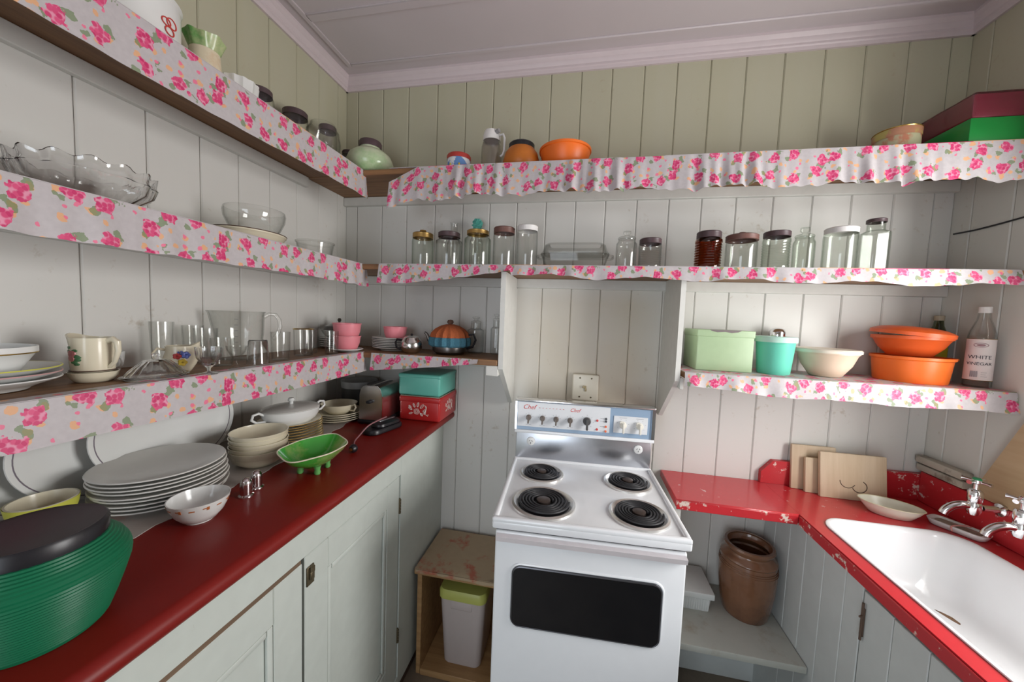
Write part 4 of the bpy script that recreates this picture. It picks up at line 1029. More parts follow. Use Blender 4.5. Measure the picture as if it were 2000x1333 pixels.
# ------------------------------------------------------------------ lowest shelf, left wall
zt_ = plates(3, .135, -1.195, Zl+.0018, .098, .0105, M_WHITE, 'white saucer with coloured rim line, %s under the white bowl', 'saucers under the white bowl', rimm=([0, 1, 2], {0: M_WHITE, 1: plain('pink_rim', (.62, .36, .36), .3), 2: plain('yellow_rim', (.62, .62, .10), .3)}), name='saucer', lip=.2, jitter=.001, cat='saucer')
bw = bowl('china_bowl', 'white china bowl with gold band on the saucers at far left', .150, -1.205, zt_-.0146, .073, .056, M_WHITE, curve=[(.62, 0), (.66, .05), (.84, .5), (.97, .80), (1.0, .82), (1, 1)])
bm = B(); tube(bm, [(.0722*cos(a*pi/22), .0722*sin(a*pi/22), .0445) for a in range(44)], .0012, 6, closed=True); build('gold_band', bm, M_GOLD, bw)
t = thing('china_bowl', 'small cream bowl under the rose jug on the lowest left shelf', 'bowl', (.172, -1.058, Zl))
build('bowl_body', lathe(B(), vessel([(.026, 0), (.030, .003), (.036, .012), (.038, .022)], .002), 36), M_CREAM, t)
t = thing('rose_jug', 'cream china jug painted with a pink rose', 'jug', (.172, -1.058, Zl+.0222), radians(20))
def lipmod(tt, r, zz):
    k = max(0, cos(tt-pi))**6
    return (1+(.22*k if zz > .060 else 0), (.008*k if zz > .066 else .0))
build('jug_body', lathe(B(), vessel([(.030, 0), (.032, .002), (.0335, .02), (.033, .055), (.034, .072)], .002), 44, mod=lipmod), M_CREAM, t)
bm = B(); tube(bm, [(.032, -.004, .066), (.042, -.006, .070), (.052, -.008, .064), (.053, -.008, .045), (.046, -.007, .022), (.033, -.004, .010)], .004, 10, rr=[.006, .006, .006, .005, .004, .004]); build('handle', bm, M_CREAM, t)
bm = B(); tube(bm, [(.0335*cos(a*pi/20), .0335*sin(a*pi/20), .003) for a in range(40)], .0012, 6, closed=True); build('brown_band', bm, M_KICK, t)
def on_cyl(R, an, z, d=.0): return ((R+d)*cos(an), (R+d)*sin(an), z)
bm = B()
for an, zz, s in ((-1.92, .036, .007), (-1.80, .040, .006), (-2.05, .040, .006), (-1.88, .029, .006), (-2.02, .030, .005)): blob(bm, *on_cyl(.0330, an, zz), s, s, s, 10)
for v in bm.verts:
    q = Vector((v.co.x, v.co.y, 0)); ln_ = q.length; q.normalize(); k = min(max(ln_, .033), .0347); v.co = Vector((q.x*k, q.y*k, v.co.z))
build('painted_rose', bm, plain('rose_paint', (.48, .16, .16), .3), t)
bm = B()
for an, zz, s in ((-1.62, .034, .006), (-1.55, .027, .006), (-1.72, .022, .006), (-1.60, .018, .005), (-2.25, .044, .006), (-2.15, .052, .005), (-1.70, .046, .005), (-1.48, .032, .004)): blob(bm, *on_cyl(.0330, an, zz), s*1.1, s*1.1, s*.6, 8)
for v in bm.verts:
    q = Vector((v.co.x, v.co.y, 0)); ln_ = q.length; q.normalize(); k = min(max(ln_, .033), .0343); v.co = Vector((q.x*k, q.y*k, v.co.z))
build('painted_leaves', bm, plain('leaf_paint', (.06, .17, .07), .35), t)
t = thing('tea_cup', 'small white cup half hidden behind the rose jug handle', 'cup', (.085, -.985, Zl))
build('cup_body', lathe(B(), vessel([(.018, 0), (.020, .003), (.028, .03), (.030, .052)], .002), 30), M_WHITE, t)
bm = B(); tube(bm, arc((.034, 0, .03), .013, -90, 90, 8, 'xz'), .0028, 8); build('handle', bm, M_WHITE, t)
# pressed glass butter dish cover
t = thing('butter_dish', 'pressed glass oval butter dish with knob on the lowest left shelf', 'dish', (.232, -.985, Zl), radians(88))
cut = lambda tt, r, zz: (1+.03*cos(20*tt)*(zz > .006), 0)
build('dish_plate', lathe(B(), [(0, 0), (.060, 0), (.066, .006), (.064, .008), (.055, .004), (0, .004)], 60, 1.0, .62), M_PRESS, t)
build('cover', lathe(B(), [(0, .0385), (.020, .037), (.040, .022), (.054, .0082), (.057, .0082), (.044, .024), (.024, .041), (.012, .0435), (0, .044)], 60, 1.0, .62, mod=cut), M_PRESS, t)
build('knob', lathe(B(), [(0, .0443), (.004, .0443), (.007, .050), (.006, .056), (0, .058)], 14), M_PRESS, t)
# flowered milk jug
t = thing('milk_jug', 'cream milk jug painted with red, blue and yellow flowers', 'jug', (.186, -.900, Zl), radians(54))
def lip2(tt, r, zz):
    k = max(0, cos(tt))**8
    return (1+(.35*k if zz > .045 else .12*k if zz > .02 else 0), (.010*k if zz > .058 else 0))
build('jug_body', lathe(B(), vessel([(.020, 0), (.023, .004), (.032, .020), (.033, .036), (.028, .052), (.029, .066)], .002), 44, mod=lip2), M_CREAM, t)
bm = B(); tube(bm, [(-.028, 0, .056), (-.042, 0, .060), (-.050, 0, .048), (-.046, 0, .028), (-.032, 0, .018)], .0032, 8); build('handle', bm, M_CREAM, t)
for cl, an, zz, s in (((.55, .06, .06), -1.75, .042, .008), ((.10, .14, .45), -1.25, .044, .009), ((.72, .52, .05), -1.45, .026, .009), ((.10, .25, .10), -1.55, .050, .005)):
    bm = B()
    for k in range(5): blob(bm, *on_cyl(.0325, an+.16*cos(k*1.257), zz+s*.55*sin(k*1.257)), s*.5, s*.5, s*.5, 8)
    for v in bm.verts:
        q = Vector((v.co.x, v.co.y, 0)); ln_ = q.length; q.normalize(); k = min(max(ln_, .031), .0350); v.co = Vector((q.x*k, q.y*k, v.co.z))
    build('painted_flower', bm, plain('flower_%d' % int(cl[0]*100), cl, .3), t)
tumbler('tall plain tumbler against the left wall behind the flowered milk jug', .055, -.850, Zl, .026, .122)
stemglass('fluted sundae glass right of the flowered milk jug', .285, -.908, Zl, .027, .068, flutes=16, stem=.22)
stemglass('small plain wine glass between sundae glass and upturned tumbler', .272, -.823, Zl, .024, .064, stem=.42)
tumbler('plain tumbler just left of the glass measuring jug', .105, -.772, Zl, .029, .104)
tumbler('plain tumbler against the wall behind the sundae glass', .048, -.765, Zl, .026, .110)
tumbler('short tumbler behind the small wine glass', .185, -.790, Zl, .029, .080)
tumbler('upturned frosted tumbler in front of the measuring jug', .226, -.714, Zl, .030, .073, mat=M_PRESS, inv=True)
t = thing('measuring_jug', 'large clear glass measuring jug with round handle', 'jug', (.092, -.655, Zl), radians(62))
def lip3(tt, r, zz):
    k = max(0, cos(tt-pi))**10; return (1+(.18*k if zz > .135 else 0), 0)
build('jug_body', lathe(B(), vessel([(.052, 0), (.056, .005), (.066, .08), (.069, .150), (.073, .157)], .003), 48, mod=lip3), M_GLASS, t)
bm = B(); tube(bm, [(.068, 0, .138), (.085, 0, .150), (.104, 0, .148), (.116, 0, .130), (.118, 0, .105), (.110, 0, .080), (.096, 0, .062)], .0065, 10); build('handle', bm, M_GLASS, t)
bm = B()
for k in range(5): tube(bm, [((.0665+.0003)*cos(a), (.0665+.0003)*sin(a), .06+k*.018) for a in (-2.0, -1.93, -1.86)], .0006, 4)
build('measure_marks', bm, M_GREYMARK, t)
tumbler('straight tumbler first to the right of the measuring jug', .213, -.617, Zl, .029, .093, taper=.9)
tumbler('gold-rimmed tumbler second to the right of the measuring jug', .182, -.482, Zl, .034, .098, taper=.92, rimm=M_GOLD)
tumbler('narrow tumbler against the gold-rimmed one', .150, -.410, Zl, .025, .092, taper=.95)
tumbler('narrow tumbler just left of the pink cups', .238, -.402, Zl, .025, .090, taper=.95)
tag(build('saucer', lathe(B(), [(0, .0015), (.032, .0015), (.034, 0), (.037, 0), (.050, .004), (.064, .010), (.063, .012), (.048, .007), (0, .005)], 40), M_WHITE, loc=(.226, -.292, Zl+.0018)), 'white saucer under the two stacked pink cups', 'saucer')
cup('lower of two stacked pink melamine cups beside the tumblers', .226, -.292, Zl+.0072, .054, .060, M_PINK, 'pink melamine cups')
cup('upper of two stacked pink melamine cups beside the tumblers', .224, -.290, Zl+.050, .056, .070, M_PINK, 'pink melamine cups')
z9 = plates(5, .105, -.180, Zl, .080, .009, M_GREYCHINA, 'dull white plate behind the pink cups, %s in the corner stack', 'plates in the dark shelf corner', jitter=.003)
bowl('glass_bowl', 'clear glass bowl on the corner plates behind the pink cups', .105, -.180, z9-.0076, .075, .040, M_GLASS, group=None)
t = thing('glass_cloche', 'domed glass lid with ball knob behind the pink cups', 'lid', (.105, -.180, z9+.0335))
build('lid_dome', lathe(B(), [(.066, 0), (.060, .018), (.035, .032), (0, .037), (0, .034), (.034, .029), (.058, .016), (.063, 0)], 36), M_DARKGLASS, t)
build('knob', lathe(B(), [(0, .0372), (.005, .0372), (.009, .046), (.006, .054), (0, .056)], 18), M_DARKGLASS, t)
# ------------------------------------------------------------------ middle shelf, left wall
cg = lambda tt, r, zz: (1+.035*cos(14*tt)*(zz > .02), .004*cos(14*tt)*(zz > .065))
bowl('cut_glass_bowl', 'wide cut glass bowl with scalloped rim on the middle left shelf', .152, -1.045, Zj, .104, .078, M_PRESS, foot=.5, t=.004, curve=[(.5, 0), (.55, .04), (.93, .45), (1.0, .72), (.97, .80), (1.0, 1)], mod=cg, seg=84)
t = thing('dark_pot', 'dark round pot at the far left end of the middle shelf', 'pot', (.115, -1.225, Zj))
build('pot_body', lathe(B(), vessel([(.04, 0), (.05, .01), (.055, .05), (.048, .09), (.050, .10)], .003), 32), M_LIDDK, t)
bm = B(); tube(bm, arc((0, .052, .062), .018, -90, 90, 8, 'yz'), .005, 8); build('handle', bm, M_LIDDK, t)
bowl('pie_dish', 'shallow oval beige enamel dish under the clear glass bowl', .158, -.672, Zj, .098, .032, M_CREAM, curve=[(.82, 0), (.86, .1), (.95, .7), (1.0, .85), (1, 1)], sx=.92, sy=1.05, cat='dish', rimm=M_KICK)
fb = lambda tt, r, zz: (1+.02*cos(10*tt)*(zz < .05), 0)
bowl('glass_bowl', 'round clear glass bowl standing in the beige dish', .152, -.650, Zj+.0035, .084, .105, M_GLASS, curve=[(.62, 0), (.72, .05), (.66, .30), (.80, .42), (.97, .72), (1.0, .90), (.97, 1)], mod=fb, seg=60)
bowl('glass_dish', 'small straight-sided clear glass dish near the corner of the left shelf', .150, -.385, Zj, .068, .064, M_GLASS, curve=[(.80, 0), (.85, .06), (.97, .9), (1.02, .93), (1.02, 1)], cat='dish')
# ------------------------------------------------------------------ things on the left bench
Zc = CT+.0005
bm = B(); nu = 60; poly = []
for i in range(nu+1):
    y = -1.45+1.28*i/nu; poly.append((.335-.10*max(0, (y+.75)/.6)+.006*sin(i*1.3)+(.012 if -1.12 < y < -1.0 else 0), y))
poly += [(T+.004, -.17), (T+.004, -1.45)]
prism(bm, poly, 'z', Zc, Zc+.0015); tag(build('bench_liner', bm, M_LINER, smooth=0), 'faded printed vinyl liner at the back of the red bench', 'liner')
Zd = Zc+.0018
t = thing('canister', 'large green ribbed canister with black lid at the front of the bench', 'canister', (.470, -1.292, Zc))
prof = []
key = [(.060, 0), (.066, .006), (.075, .030), (.083, .055), (.0895, .078), (.091, .090), (.0890, .100), (.083, .111), (.075, .120), (.066, .128)]
for (a, b) in zip(key[:-1], key[1:]):
    n = max(2, int(((b[1]-a[1])**2+(b[0]-a[0])**2)**.5/.0021))
    for i in range(n):
        k = i/n; dl = ((b[1]-a[1])**2+(b[0]-a[0])**2)**.5; q = .0013 if len(prof) % 2 else 0.0; prof.append((a[0]+(b[0]-a[0])*k+q*(b[1]-a[1])/dl, a[1]+(b[1]-a[1])*k-q*(b[0]-a[0])/dl))
prof = [(0, 0)]+prof+[(.066, .128), (0, .128)]
build('canister_body', lathe(B(), prof, 64), M_GREENCAN, t, smooth=25)
build('lid', lathe(B(), [(0, .1285), (.066, .1285), (.068, .124), (.0695, .143), (.066, .148), (.060, .146), (0, .145)], 96, mod=lambda tt, r, zz: (1+(.006*cos(48*tt) if r > .0665 else 0), 0)), M_BLACK, t)
t = bowl('mixing_bowl', 'yellow bowl with cream inside behind the green canister', .166, -1.137, Zd, .047, .066, M_CREAM, t=.003)
build('yellow_outside', lathe(B(), [(.0452, .050), (.0475, .0655), (.0482, .0655), (.0458, .050), (.0405, .030), (.0395, .030)], 44), plain('yellow_plastic', (.55, .55, .08), .4), t)
tag(build('pastry_case', lathe(B(), vessel([(.012, 0), (.014, .002), (.022, .020)], .0012), 40, mod=lambda tt, r, zz: (1+.04*cos(20*tt), 0)), plain('beige_paper', (.50, .42, .26), .6), loc=(.330, -1.135, Zd)), 'small beige paper baking case beside the green canister', 'paper case')
zt_ = plates(9, .225, -.972, Zd, .121, .0086, M_GREYCHINA, 'greyish white dinner plate, %s in the tall stack on the bench', 'dinner plates stacked on the bench', jitter=.004, name='dinner_plate', lip=.13)
pb = bowl('rice_bowl', 'small white bowl with orange dash pattern at the bench front', .402, -1.026, Zc, .054, .051, M_WHITE, t=.002)
bm = B()
for k in range(14):
    an = 2*pi*k/14
    for (d0, d1, z0, z1) in ((-.10, .02, .0415, .0435), (.02, .11, .038, .045)) if k % 2 else ((-.08, .10, .040, .0425),):
        P = [(an+d0, z0), (an+d1, z0), (an+d1, z1), (an+d0, z1)]
        R_ = lambda zz: .0502+(zz-.0367)*.266+.0007
        a_ = [bm.verts.new((R_(z)*cos(q), R_(z)*sin(q), z)) for q, z in P]; b_ = [bm.verts.new(((R_(z)-.001)*cos(q), (R_(z)-.001)*sin(q), z)) for q, z in P]
        bm.faces.new(a_); bm.faces.new(list(reversed(b_)))
        for i in range(4): bm.faces.new((a_[i], b_[i], b_[(i+1) % 4], a_[(i+1) % 4]))
build('orange_dashes', bm, plain('rust_print', (.45, .14, .04), .4), pb, smooth=0)
def shaker(label, x, y, h):
    t = thing('salt_shaker', label, 'shaker', (x, y, Zc), 0, 'silver salt and pepper shakers')
    build('shaker_body', lathe(B(), [(0, .003), (.0125, .003), (.0125, h*.62), (.012, h*.8), (.008, h*.94), (0, h)], 28), plain('shaker_chrome', (.70, .66, .66), .15, 1.0), t)
    build('base', lathe(B(), [(0, 0), (.017, 0), (.0165, .003), (.0126, .0055), (.0126, .003), (0, .0028)], 28), plain('shaker_chrome', (.70, .66, .66), .15, 1.0), t)
shaker('silver domed shaker, the nearer of the pair by the patterned bowl', .406, -.921, .046); shaker('silver domed shaker, the farther of the pair by the patterned bowl', .393, -.880, .046)
for i in range(6):
    lb = 'cream cereal bowl, %s in the stack behind the green footed dish' % ORD[5-i]
    big = i >= 1
    bowl('cereal_bowl', lb, .272+.002*(i % 2), -.757, Zd+.0125*i, .074 if big else .070, .036, M_CREAM, t=.0025, group='cream bowls stacked on the bench', curve=[(.60, 0), (.66, .06), (.92, .45), (1, 1)])
zt_ = plates(9, .222, -.585, Zd, .096, .0085, M_CREAM, 'cream gilt plate, %s in the stack carrying the white tureen', 'cream plates under the tureen', rimm=('all', M_GOLD), jitter=.003, name='gilt_plate', lip=.12)
t = thing('tureen', 'white oval tureen with lid and two loop handles on the plate stack', 'tureen', (.236, -.598, zt_-.0064), radians(75))
build('tureen_body', lathe(B(), vessel([(.062, 0), (.066, .006), (.080, .016), (.088, .030), (.091, .050)], .003), 48, 1.0, .82), M_WHITE, t)
ld = build('lid', lathe(B(), [(0, .0505), (.0905, .0505), (.091, .053), (.082, .057), (.055, .061), (.02, .064), (0, .065)], 48, 1.0, .82), M_GREYCHINA, t)
build('lid_knob', lathe(B(), [(0, .065), (.006, .065), (.006, .072), (.011, .078), (.008, .085), (0, .086)], 20), M_WHITE, ld)
for s in (-1, 1):
    bm = B(); tube(bm, [(s*.088, 0, .044), (s*.104, 0, .054), (s*.120, 0, .051), (s*.124, 0, .036), (s*.110, 0, .024), (s*.084, 0, .022)], .0042, 10); build('handle', bm, M_WHITE, t)
# green footed dish
t = thing('footed_dish', 'green glazed oval dish on little feet on the bench', 'dish', (.455, -.752, Zc), radians(100))
wv = lambda tt, r, zz: (1+.03*cos(6*tt)*(r > .07), .003*cos(3*tt)*(r > .08))
build('dish_body', lathe(B(), vessel([(.034, .020), (.045, .022), (.070, .036), (.090, .052), (.104, .068)], .0032), 60, 1.0, .78, mod=wv), M_GLAZEGREEN, t)
bm = B(); tube(bm, [(.1025*(1+.03*cos(6*a*pi/30))*cos(a*pi/30), .1025*.78*(1+.03*cos(6*a*pi/30))*sin(a*pi/30), .0685+.003*cos(3*a*pi/30)) for a in range(60)], .0018, 6, closed=True); build('rim', bm, M_CREAM, t)
for a in (0.9, 2.2, 4.0, 5.3):
    build('foot', lathe(B(), [(0, 0), (.007, 0), (.009, .006), (.007, .013), (.010, .024), (0, .026)], 16, off=(.040*cos(a), .032*sin(a), 0)), plain('green_glaze_plain', (.12, .36, .10), .25), t)
zt_ = plates(4, .200, -.305, Zc, .095, .0085, M_CREAM, 'beige plate, %s in the small stack beside the toaster', 'plates beside the toaster', jitter=.003, name='beige_plate')
bowl('soup_cup', 'beige handled soup bowl on the plates beside the toaster', .200, -.305, zt_-.010, .072, .042, M_CREAM, curve=[(.55, 0), (.6, .05), (.9, .5), (1, 1)])
o = [q for q in bpy.data.objects if q.name.startswith('soup_cup')][0]
bm = B(); tube(bm, [(.066, -.010, .036), (.085, -.016, .044), (.092, -.018, .034), (.082, -.015, .018), (.060, -.010, .016)], .004, 8); build('handle', bm, M_CREAM, o)
t = thing('cake_tin', 'dark round tin with dull grey lid in the back corner of the bench', 'tin', (.170, -.120, Zc))
build('tin_body', lathe(B(), [(0, 0), (.076, 0), (.077, .003), (.077, .118), (0, .118)], 40), plain('dark_japanned', (.05, .05, .05), .4, .3), t)
build('lid', lathe(B(), [(0, .1185), (.077, .1185), (.080, .108), (.081, .138), (.077, .141), (0, .140)], 40), plain('dull_aluminium', (.32, .33, .34), .45, .7), t)
# toaster
t = thing('toaster', 'chrome two-slice toaster with black base on the bench', 'toaster', (.358, -.248, Zc), radians(2))
M_TCH = plain('toaster_chrome', (.74, .72, .71), .24, 1.0, var=.06)
bm = B(); prism(bm, [(-.052, .018), (.052, .018), (.050, .125), (.043, .148), (.030, .160), (-.030, .160), (-.043, .148), (-.050, .125)], 'y', -.080, .080); bmesh.ops.bevel(bm, geom=bm.edges[:], offset=.003, segments=2, affect='EDGES'); build('chrome_shell', bm, M_TCH, t)
bm = B(); box(bm, -.055, .055, -.086, .086, .004, .0175, .004); 
for sx_ in (-1, 1):
    for sy_ in (-1, 1): lathe(bm, [(0, 0), (.008, 0), (.008, .004), (0, .004)], 12, off=(sx_*.04, sy_*.07, 0))
build('base', bm, M_BLACK, t)
bm = B()
for xx in (-.018, .018): box(bm, xx-.008, xx+.008, -.062, .062, .1602, .1612)
build('bread_slot', bm, M_BLACK, t, smooth=0)
bm = B(); prism(bm, [(.0505, .120), (.0535, .120), (.047, .1485), (.033, .1625), (.030, .1608), (.044, .1475)], 'y', -.083, -.077); box(bm, .0505, .054, -.083, -.077, .018, .120); build('edge_trim', bm, M_CHROME, t)
bm = B(); box(bm, -.010, .010, -.098, -.081, .09, .102, .003); build('lever', bm, M_BLACK, t)
t = thing('waffle_iron', 'low black rounded appliance in front of the toaster', 'appliance', (.445, -.372, Zc), radians(-14))
bm = rloft([(.034, .080, 0, .03), (.038, .085, .004, .033), (.038, .085, .014, .033), (.034, .081, .020, .03)]); build('lower_plate', bm, M_BLACK, t)
bm = rloft([(.030, .060, .0203, .026), (.032, .062, .024, .028), (.030, .060, .032, .026), (.024, .054, .036, .02)])
for v in bm.verts: v.co.y += .016
build('upper_plate', bm, M_BLACK, t)
bm = B(); box(bm, -.005, .005, -.02, .06, .0362, .040, .002); build('metal_strip', bm, M_STEEL, t)
t = thing('power_cord', 'dusty pink fabric cord with black plug lying by the toaster', 'cord', (.47, -.45, Zc))
cpts = [(-.075, .115, .004), (-.06, .05, .004), (-.050, .02, .012), (-.038, .00, .025), (-.030, .05, .040), (-.020, .10, .0415), (.0, .14, .030), (.03, .16, .006)]
def smooth_pts(P, n=6):
    out_ = []; P = [Vector(p) for p in P]
    for i in range(len(P)-1):
        p0, p1, p2, p3 = P[max(i-1, 0)], P[i], P[i+1], P[min(i+2, len(P)-1)]
        for k in range(n):
            s = k/n; out_.append(.5*((2*p1)+(p2-p0)*s+(2*p0-5*p1+4*p2-p3)*s*s+(3*p1-p0-3*p2+p3)*s**3))
    out_.append(P[-1]); return out_
bm = B(); tube(bm, smooth_pts([(-.058, .128, .012), (-.045, .125, .034), (-.025, .10, .0455), (-.028, .045, .0455), (-.040, .0, .036), (-.052, -.035, .010), (-.045, -.07, .0035), (-.02, -.11, .0035), (.005, -.135, .008), (.010, -.150, .010)]), .0026, 8); build('cord', bm, M_CORD, t)
bm = B(); lathe(bm, [(0, 0), (.012, 0), (.014, .004), (.013, .012), (.008, .018), (0, .019)], 24)
for v in bm.verts: v.co = Vector((.011+v.co.x, -.152-v.co.z, .0142+v.co.y))
build('plug', bm, M_BLACK, t)
bm = B(); lathe(bm, [(0, 0), (.0055, 0), (.0055, .001), (0, .001)], 16)
for v in bm.verts: v.co = Vector((.011+v.co.x, -.1712-v.co.z, .0142+v.co.y))
build('plug_centre', bm, M_GOLD, t)
# stacked tins
t = tinbox('cake_tin', 'red cake tin with white rose drawing at the end of the bench', .432, .622, -.226, -.020, Zc, Zc+.106, M_TINRED, M_TINRED, lid_h=.026, bev=.010)
build('lid_top', box(B(), -.090, .090, -.098, .098, .1062, .1085, .003), M_TINRIM, t)
def flower_strokes(bm, P, s, w=.0007):
    """line drawing of a rose spray; P maps (u,v) on the face to 3D"""
    def stroke(pts): tube(bm, [P(a*s, b*s) for a, b in pts], w, 5)
    for r0 in (.012, .008, .004): stroke([(r0*cos(k*pi/6)*(1+.12*cos(5*k*pi/6)), r0*sin(k*pi/6)*(1+.12*cos(5*k*pi/6))) for k in range(13)])
    for (cx_, cy_, an, l) in ((-.020, .006, 150, .018), (-.018, -.006, 200, .016), (.004, .018, 80, .020), (.016, .014, 50, .022), (-.008, .016, 115, .018), (.016, -.008, -40, .014), (.028, .000, 40, .018), (-.024, .014, 140, .014)):
        a = radians(an); pts = []
        for k in range(13):
            q = 2*pi*k/12; u = l/2*(1+cos(q)); v = l*.22*sin(q); pts.append((cx_+u*cos(a)-v*sin(a), cy_+u*sin(a)+v*cos(a)))
        stroke(pts); stroke([(cx_, cy_), (cx_+l*cos(a)*.9, cy_+l*sin(a)*.9)])
    for k in range(5): stroke([(.030+.002*k, -.006-.001*k), (.040+.001*k, .006+.004*k), (.042-.002*k, .016+.003*k)])
    stroke([(.010, -.004), (.026, -.008), (.044, -.012), (.054, -.010)]); stroke([(.044, -.012), (.050, -.018)])
bm = B(); flower_strokes(bm, lambda u, v: (-.012+u, -.1015, .042+v), 1.05); 
flower_strokes(bm, lambda u, v: (.0935, .002+u, .046+v), 1.0)
build('white_rose_print', bm, plain('tin_print_white', (.72, .70, .64), .4), t)
tinbox('cake_tin', 'turquoise tin standing on the red cake tin', .424, .619, -.222, -.022, Zc+.1090, Zc+.203, M_TEAL, M_TEAL, lid_h=.018, bev=.010)
# platters leaning on the wall
for i, (yc, xb, hw, hh, lb) in enumerate(((-1.075, .058, .150, .120, 'white oval platter leaning on the wall, rearmost and leftmost of three'), (-.985, .082, .165, .125, 'white oval platter with dark rim line leaning, middle of three'), (-.870, .106, .172, .130, 'large white oval platter leaning on the wall, front and rightmost of three'))):
    t = thing('platter', lb, 'platter', (xb, yc, Zd+.001), 0, 'platters leaning against the left wall')
    tilt = radians(14)
    bm = lathe(B(), [(0, .002), (.62, .002), (.66, .0), (.70, .002), (.80, .012), (1.0, .018), (.995, .0205), (.79, .0145), (.66, .005), (0, .005)], 64)
    def tr(v):
        a, b, c = v.x*hh, v.y*hw, v.z
        return Vector((c*cos(tilt)-(a+hh)*sin(tilt)*.35, b, (a+hh)*cos(tilt*.35)))
    for v in bm.verts: v.co = tr(v.co)
    build('platter_body', bm, M_WHITE, t)
    bm = B(); tube(bm, [tr(Vector((.93*cos(k*pi/32), .93*sin(k*pi/32), .0185))) for k in range(64)], .0012, 5, closed=True); build('rim_line', bm, plain('platter_line', (.20, .17, .20), .4), t)
# ------------------------------------------------------------------ crate, bin, low things
t = thing('wooden_crate', 'pine crate with worn oilcloth top between cupboard and stove', 'crate', (.76, -.17, FLOOR))
def cr(name, bm, mat, **k): o = build(name, bm, mat, t, **k); o.location = -t.location; return o
cr('top_board', box(B(), .566, .940, -.322, -.034, .392, .415, .003, 1), M_PINE); cr('side_board', box(B(), .578, .598, -.315, -.036, FLOOR, .3915, .002, 1), M_PINE); cr('side_board', box(B(), .922, .938, -.312, -.036, FLOOR, .3915, .002, 1), M_PINE)
cr('bottom_board', box(B(), .5985, .9215, -.318, -.036, FLOOR, -.022, .002, 1), M_PINE); cr('back_board', box(B(), .5985, .9215, -.048, -.0365, -.0215, .3915), M_PINE, smooth=0)
bm = box(B(), .569, .941, -.325, -.036, .4153, .4185, .001, 1); bmesh.ops.subdivide_edges(bm, edges=bm.edges, cuts=8, use_grid_fill=True); rnd = random.Random(3)
for v in bm.verts:
    if v.co.z > .417: v.co.z += .002*abs(sin(v.co.x*40)*cos(v.co.y*33))+rnd.uniform(0, .0008)
cr('oilcloth', bm, M_OILCLOTH)
bm = B(); prism(bm, [(.575, .4185), (.62, .4185), (.68, .4175), (.76, .4185), (.86, .4175), (.935, .4185), (.935, .404), (.90, .407), (.86, .402), (.80, .408), (.72, .405), (.66, .409), (.60, .404), (.575, .408)], 'y', -.3275, -.3262); cr('oilcloth_hem', bm, M_OILCLOTH, smooth=0)
t = thing('kitchen_bin', 'pinkish-white plastic bin with lime green lid inside the crate', 'bin', (.762, -.175, -.0215))
bm = rloft([(.078, .090, 0, .025), (.082, .094, .006, .027), (.098, .110, .300, .028), (.098, .110, .303, .028)]); build('bin_body', bm, M_BINBODY, t)
ld = build('lid', rloft([(.098, .111, .3035, .028), (.103, .115, .303, .03), (.104, .116, .330, .032), (.098, .110, .342, .03), (.06, .07, .345, .03)]), M_LIME, t)
bm = B(); tube(bm, [(-.045, -.015, .344), (-.04, -.028, .352), (-.02, -.036, .356), (.02, -.036, .356), (.04, -.028, .352), (.045, -.015, .344)], .006, 10); build('lid_handle', bm, M_LIME, ld)
bm = B(); box(bm, -.045, .045, -.1105, -.1065, .262, .296, .003); build('side_grip', bm, M_BINBODY, t)
t = thing('stoneware_crock', 'brown salt-glazed stoneware crock on the low shelf', 'crock', (1.880, -.137, .3502))
bm = lathe(B(), vessel([(.076, 0), (.079, .006), (.088, .05), (.096, .12), (.098, .19), (.093, .218), (.0965, .224), (.093, .232), (.082, .240), (.078, .250), (.084, .258), (.087, .268), (.083, .275)], .009), 56); build('crock_body', bm, M_STONE, t)
bm = B()
for zz, rr in ((.205, .0965), (.198, .0975), (.190, .0983)): tube(bm, [(rr*cos(a*pi/28), rr*sin(a*pi/28), zz) for a in range(56)], .0011, 6, closed=True)
build('turned_rings', bm, M_STONE, t)
t = thing('plastic_box', 'white plastic box with overhanging lid on the low shelf', 'box', (1.668, -.115, .3502))
build('box_body', rloft([(.070, .070, 0, .008), (.074, .074, .055, .008)]), M_PWHITE, t)
build('lid', box(B(), -.083, .083, -.083, .083, .0555, .080, .004), M_PWHITE, t)
bm = B()
for k in range(16): box(bm, -.066+k*.0085, -.062+k*.0085, -.0745, -.0722, .006, .050)
build('ribs', bm, M_PWHITE, t, smooth=0)
# ------------------------------------------------------------------ things on the sink bench
Zs = RT+.0005
def breadboard(name, label, x0, x1, h, th, y0, tilt, rz=0, ring=False):
    t = thing(name, label, 'board', ((x0+x1)/2, y0, Zs), 0, 'chopping boards behind the sink', rot=(radians(-tilt), 0, rz))
    w = (x1-x0)/2; build('board_body', box(B(), -w, w, 0, th, .0, h, .003, 2), M_BREAD, t)
    if ring:
        bm = B(); tube(bm, arc((-.018, -.0002, .070), .026, 180, 330, 14, 'xz'), .0013, 5); tube(bm, arc((.020, -.0002, .052), .024, -160, 60, 16, 'xz', .9), .0016, 5); build('burn_ring', bm, plain('burn_mark', (.10, .06, .04), .7), t)
    return t
breadboard('chopping_board', 'tall plain chopping board, rearmost of three leaning in the corner', 2.046, 2.20, .175, .013, -.060, 6)
breadboard('chopping_board', 'narrow short chopping board, middle of three leaning boards', 2.083, 2.19, .135, .014, -.084, 7)
breadboard('chopping_board', 'wide pale chopping board with burnt ring marks, front of three', 2.120, 2.338, .170, .016, -.110, 8, 0, True)
t = bowl('enamel_dish', 'oval cream enamel dish with rusty inside behind the sink', 2.282, -.195, Zs, .083, .040, plain('cream_enamel', (.74, .72, .60), .25), t=.003, curve=[(.60, 0), (.66, .05), (.88, .6), (.97, .9), (1.03, 1)], sx=1.0, sy=.62, rz=radians(-24), cat='dish', rimm=plain('enamel_rim', (.66, .62, .40), .3))
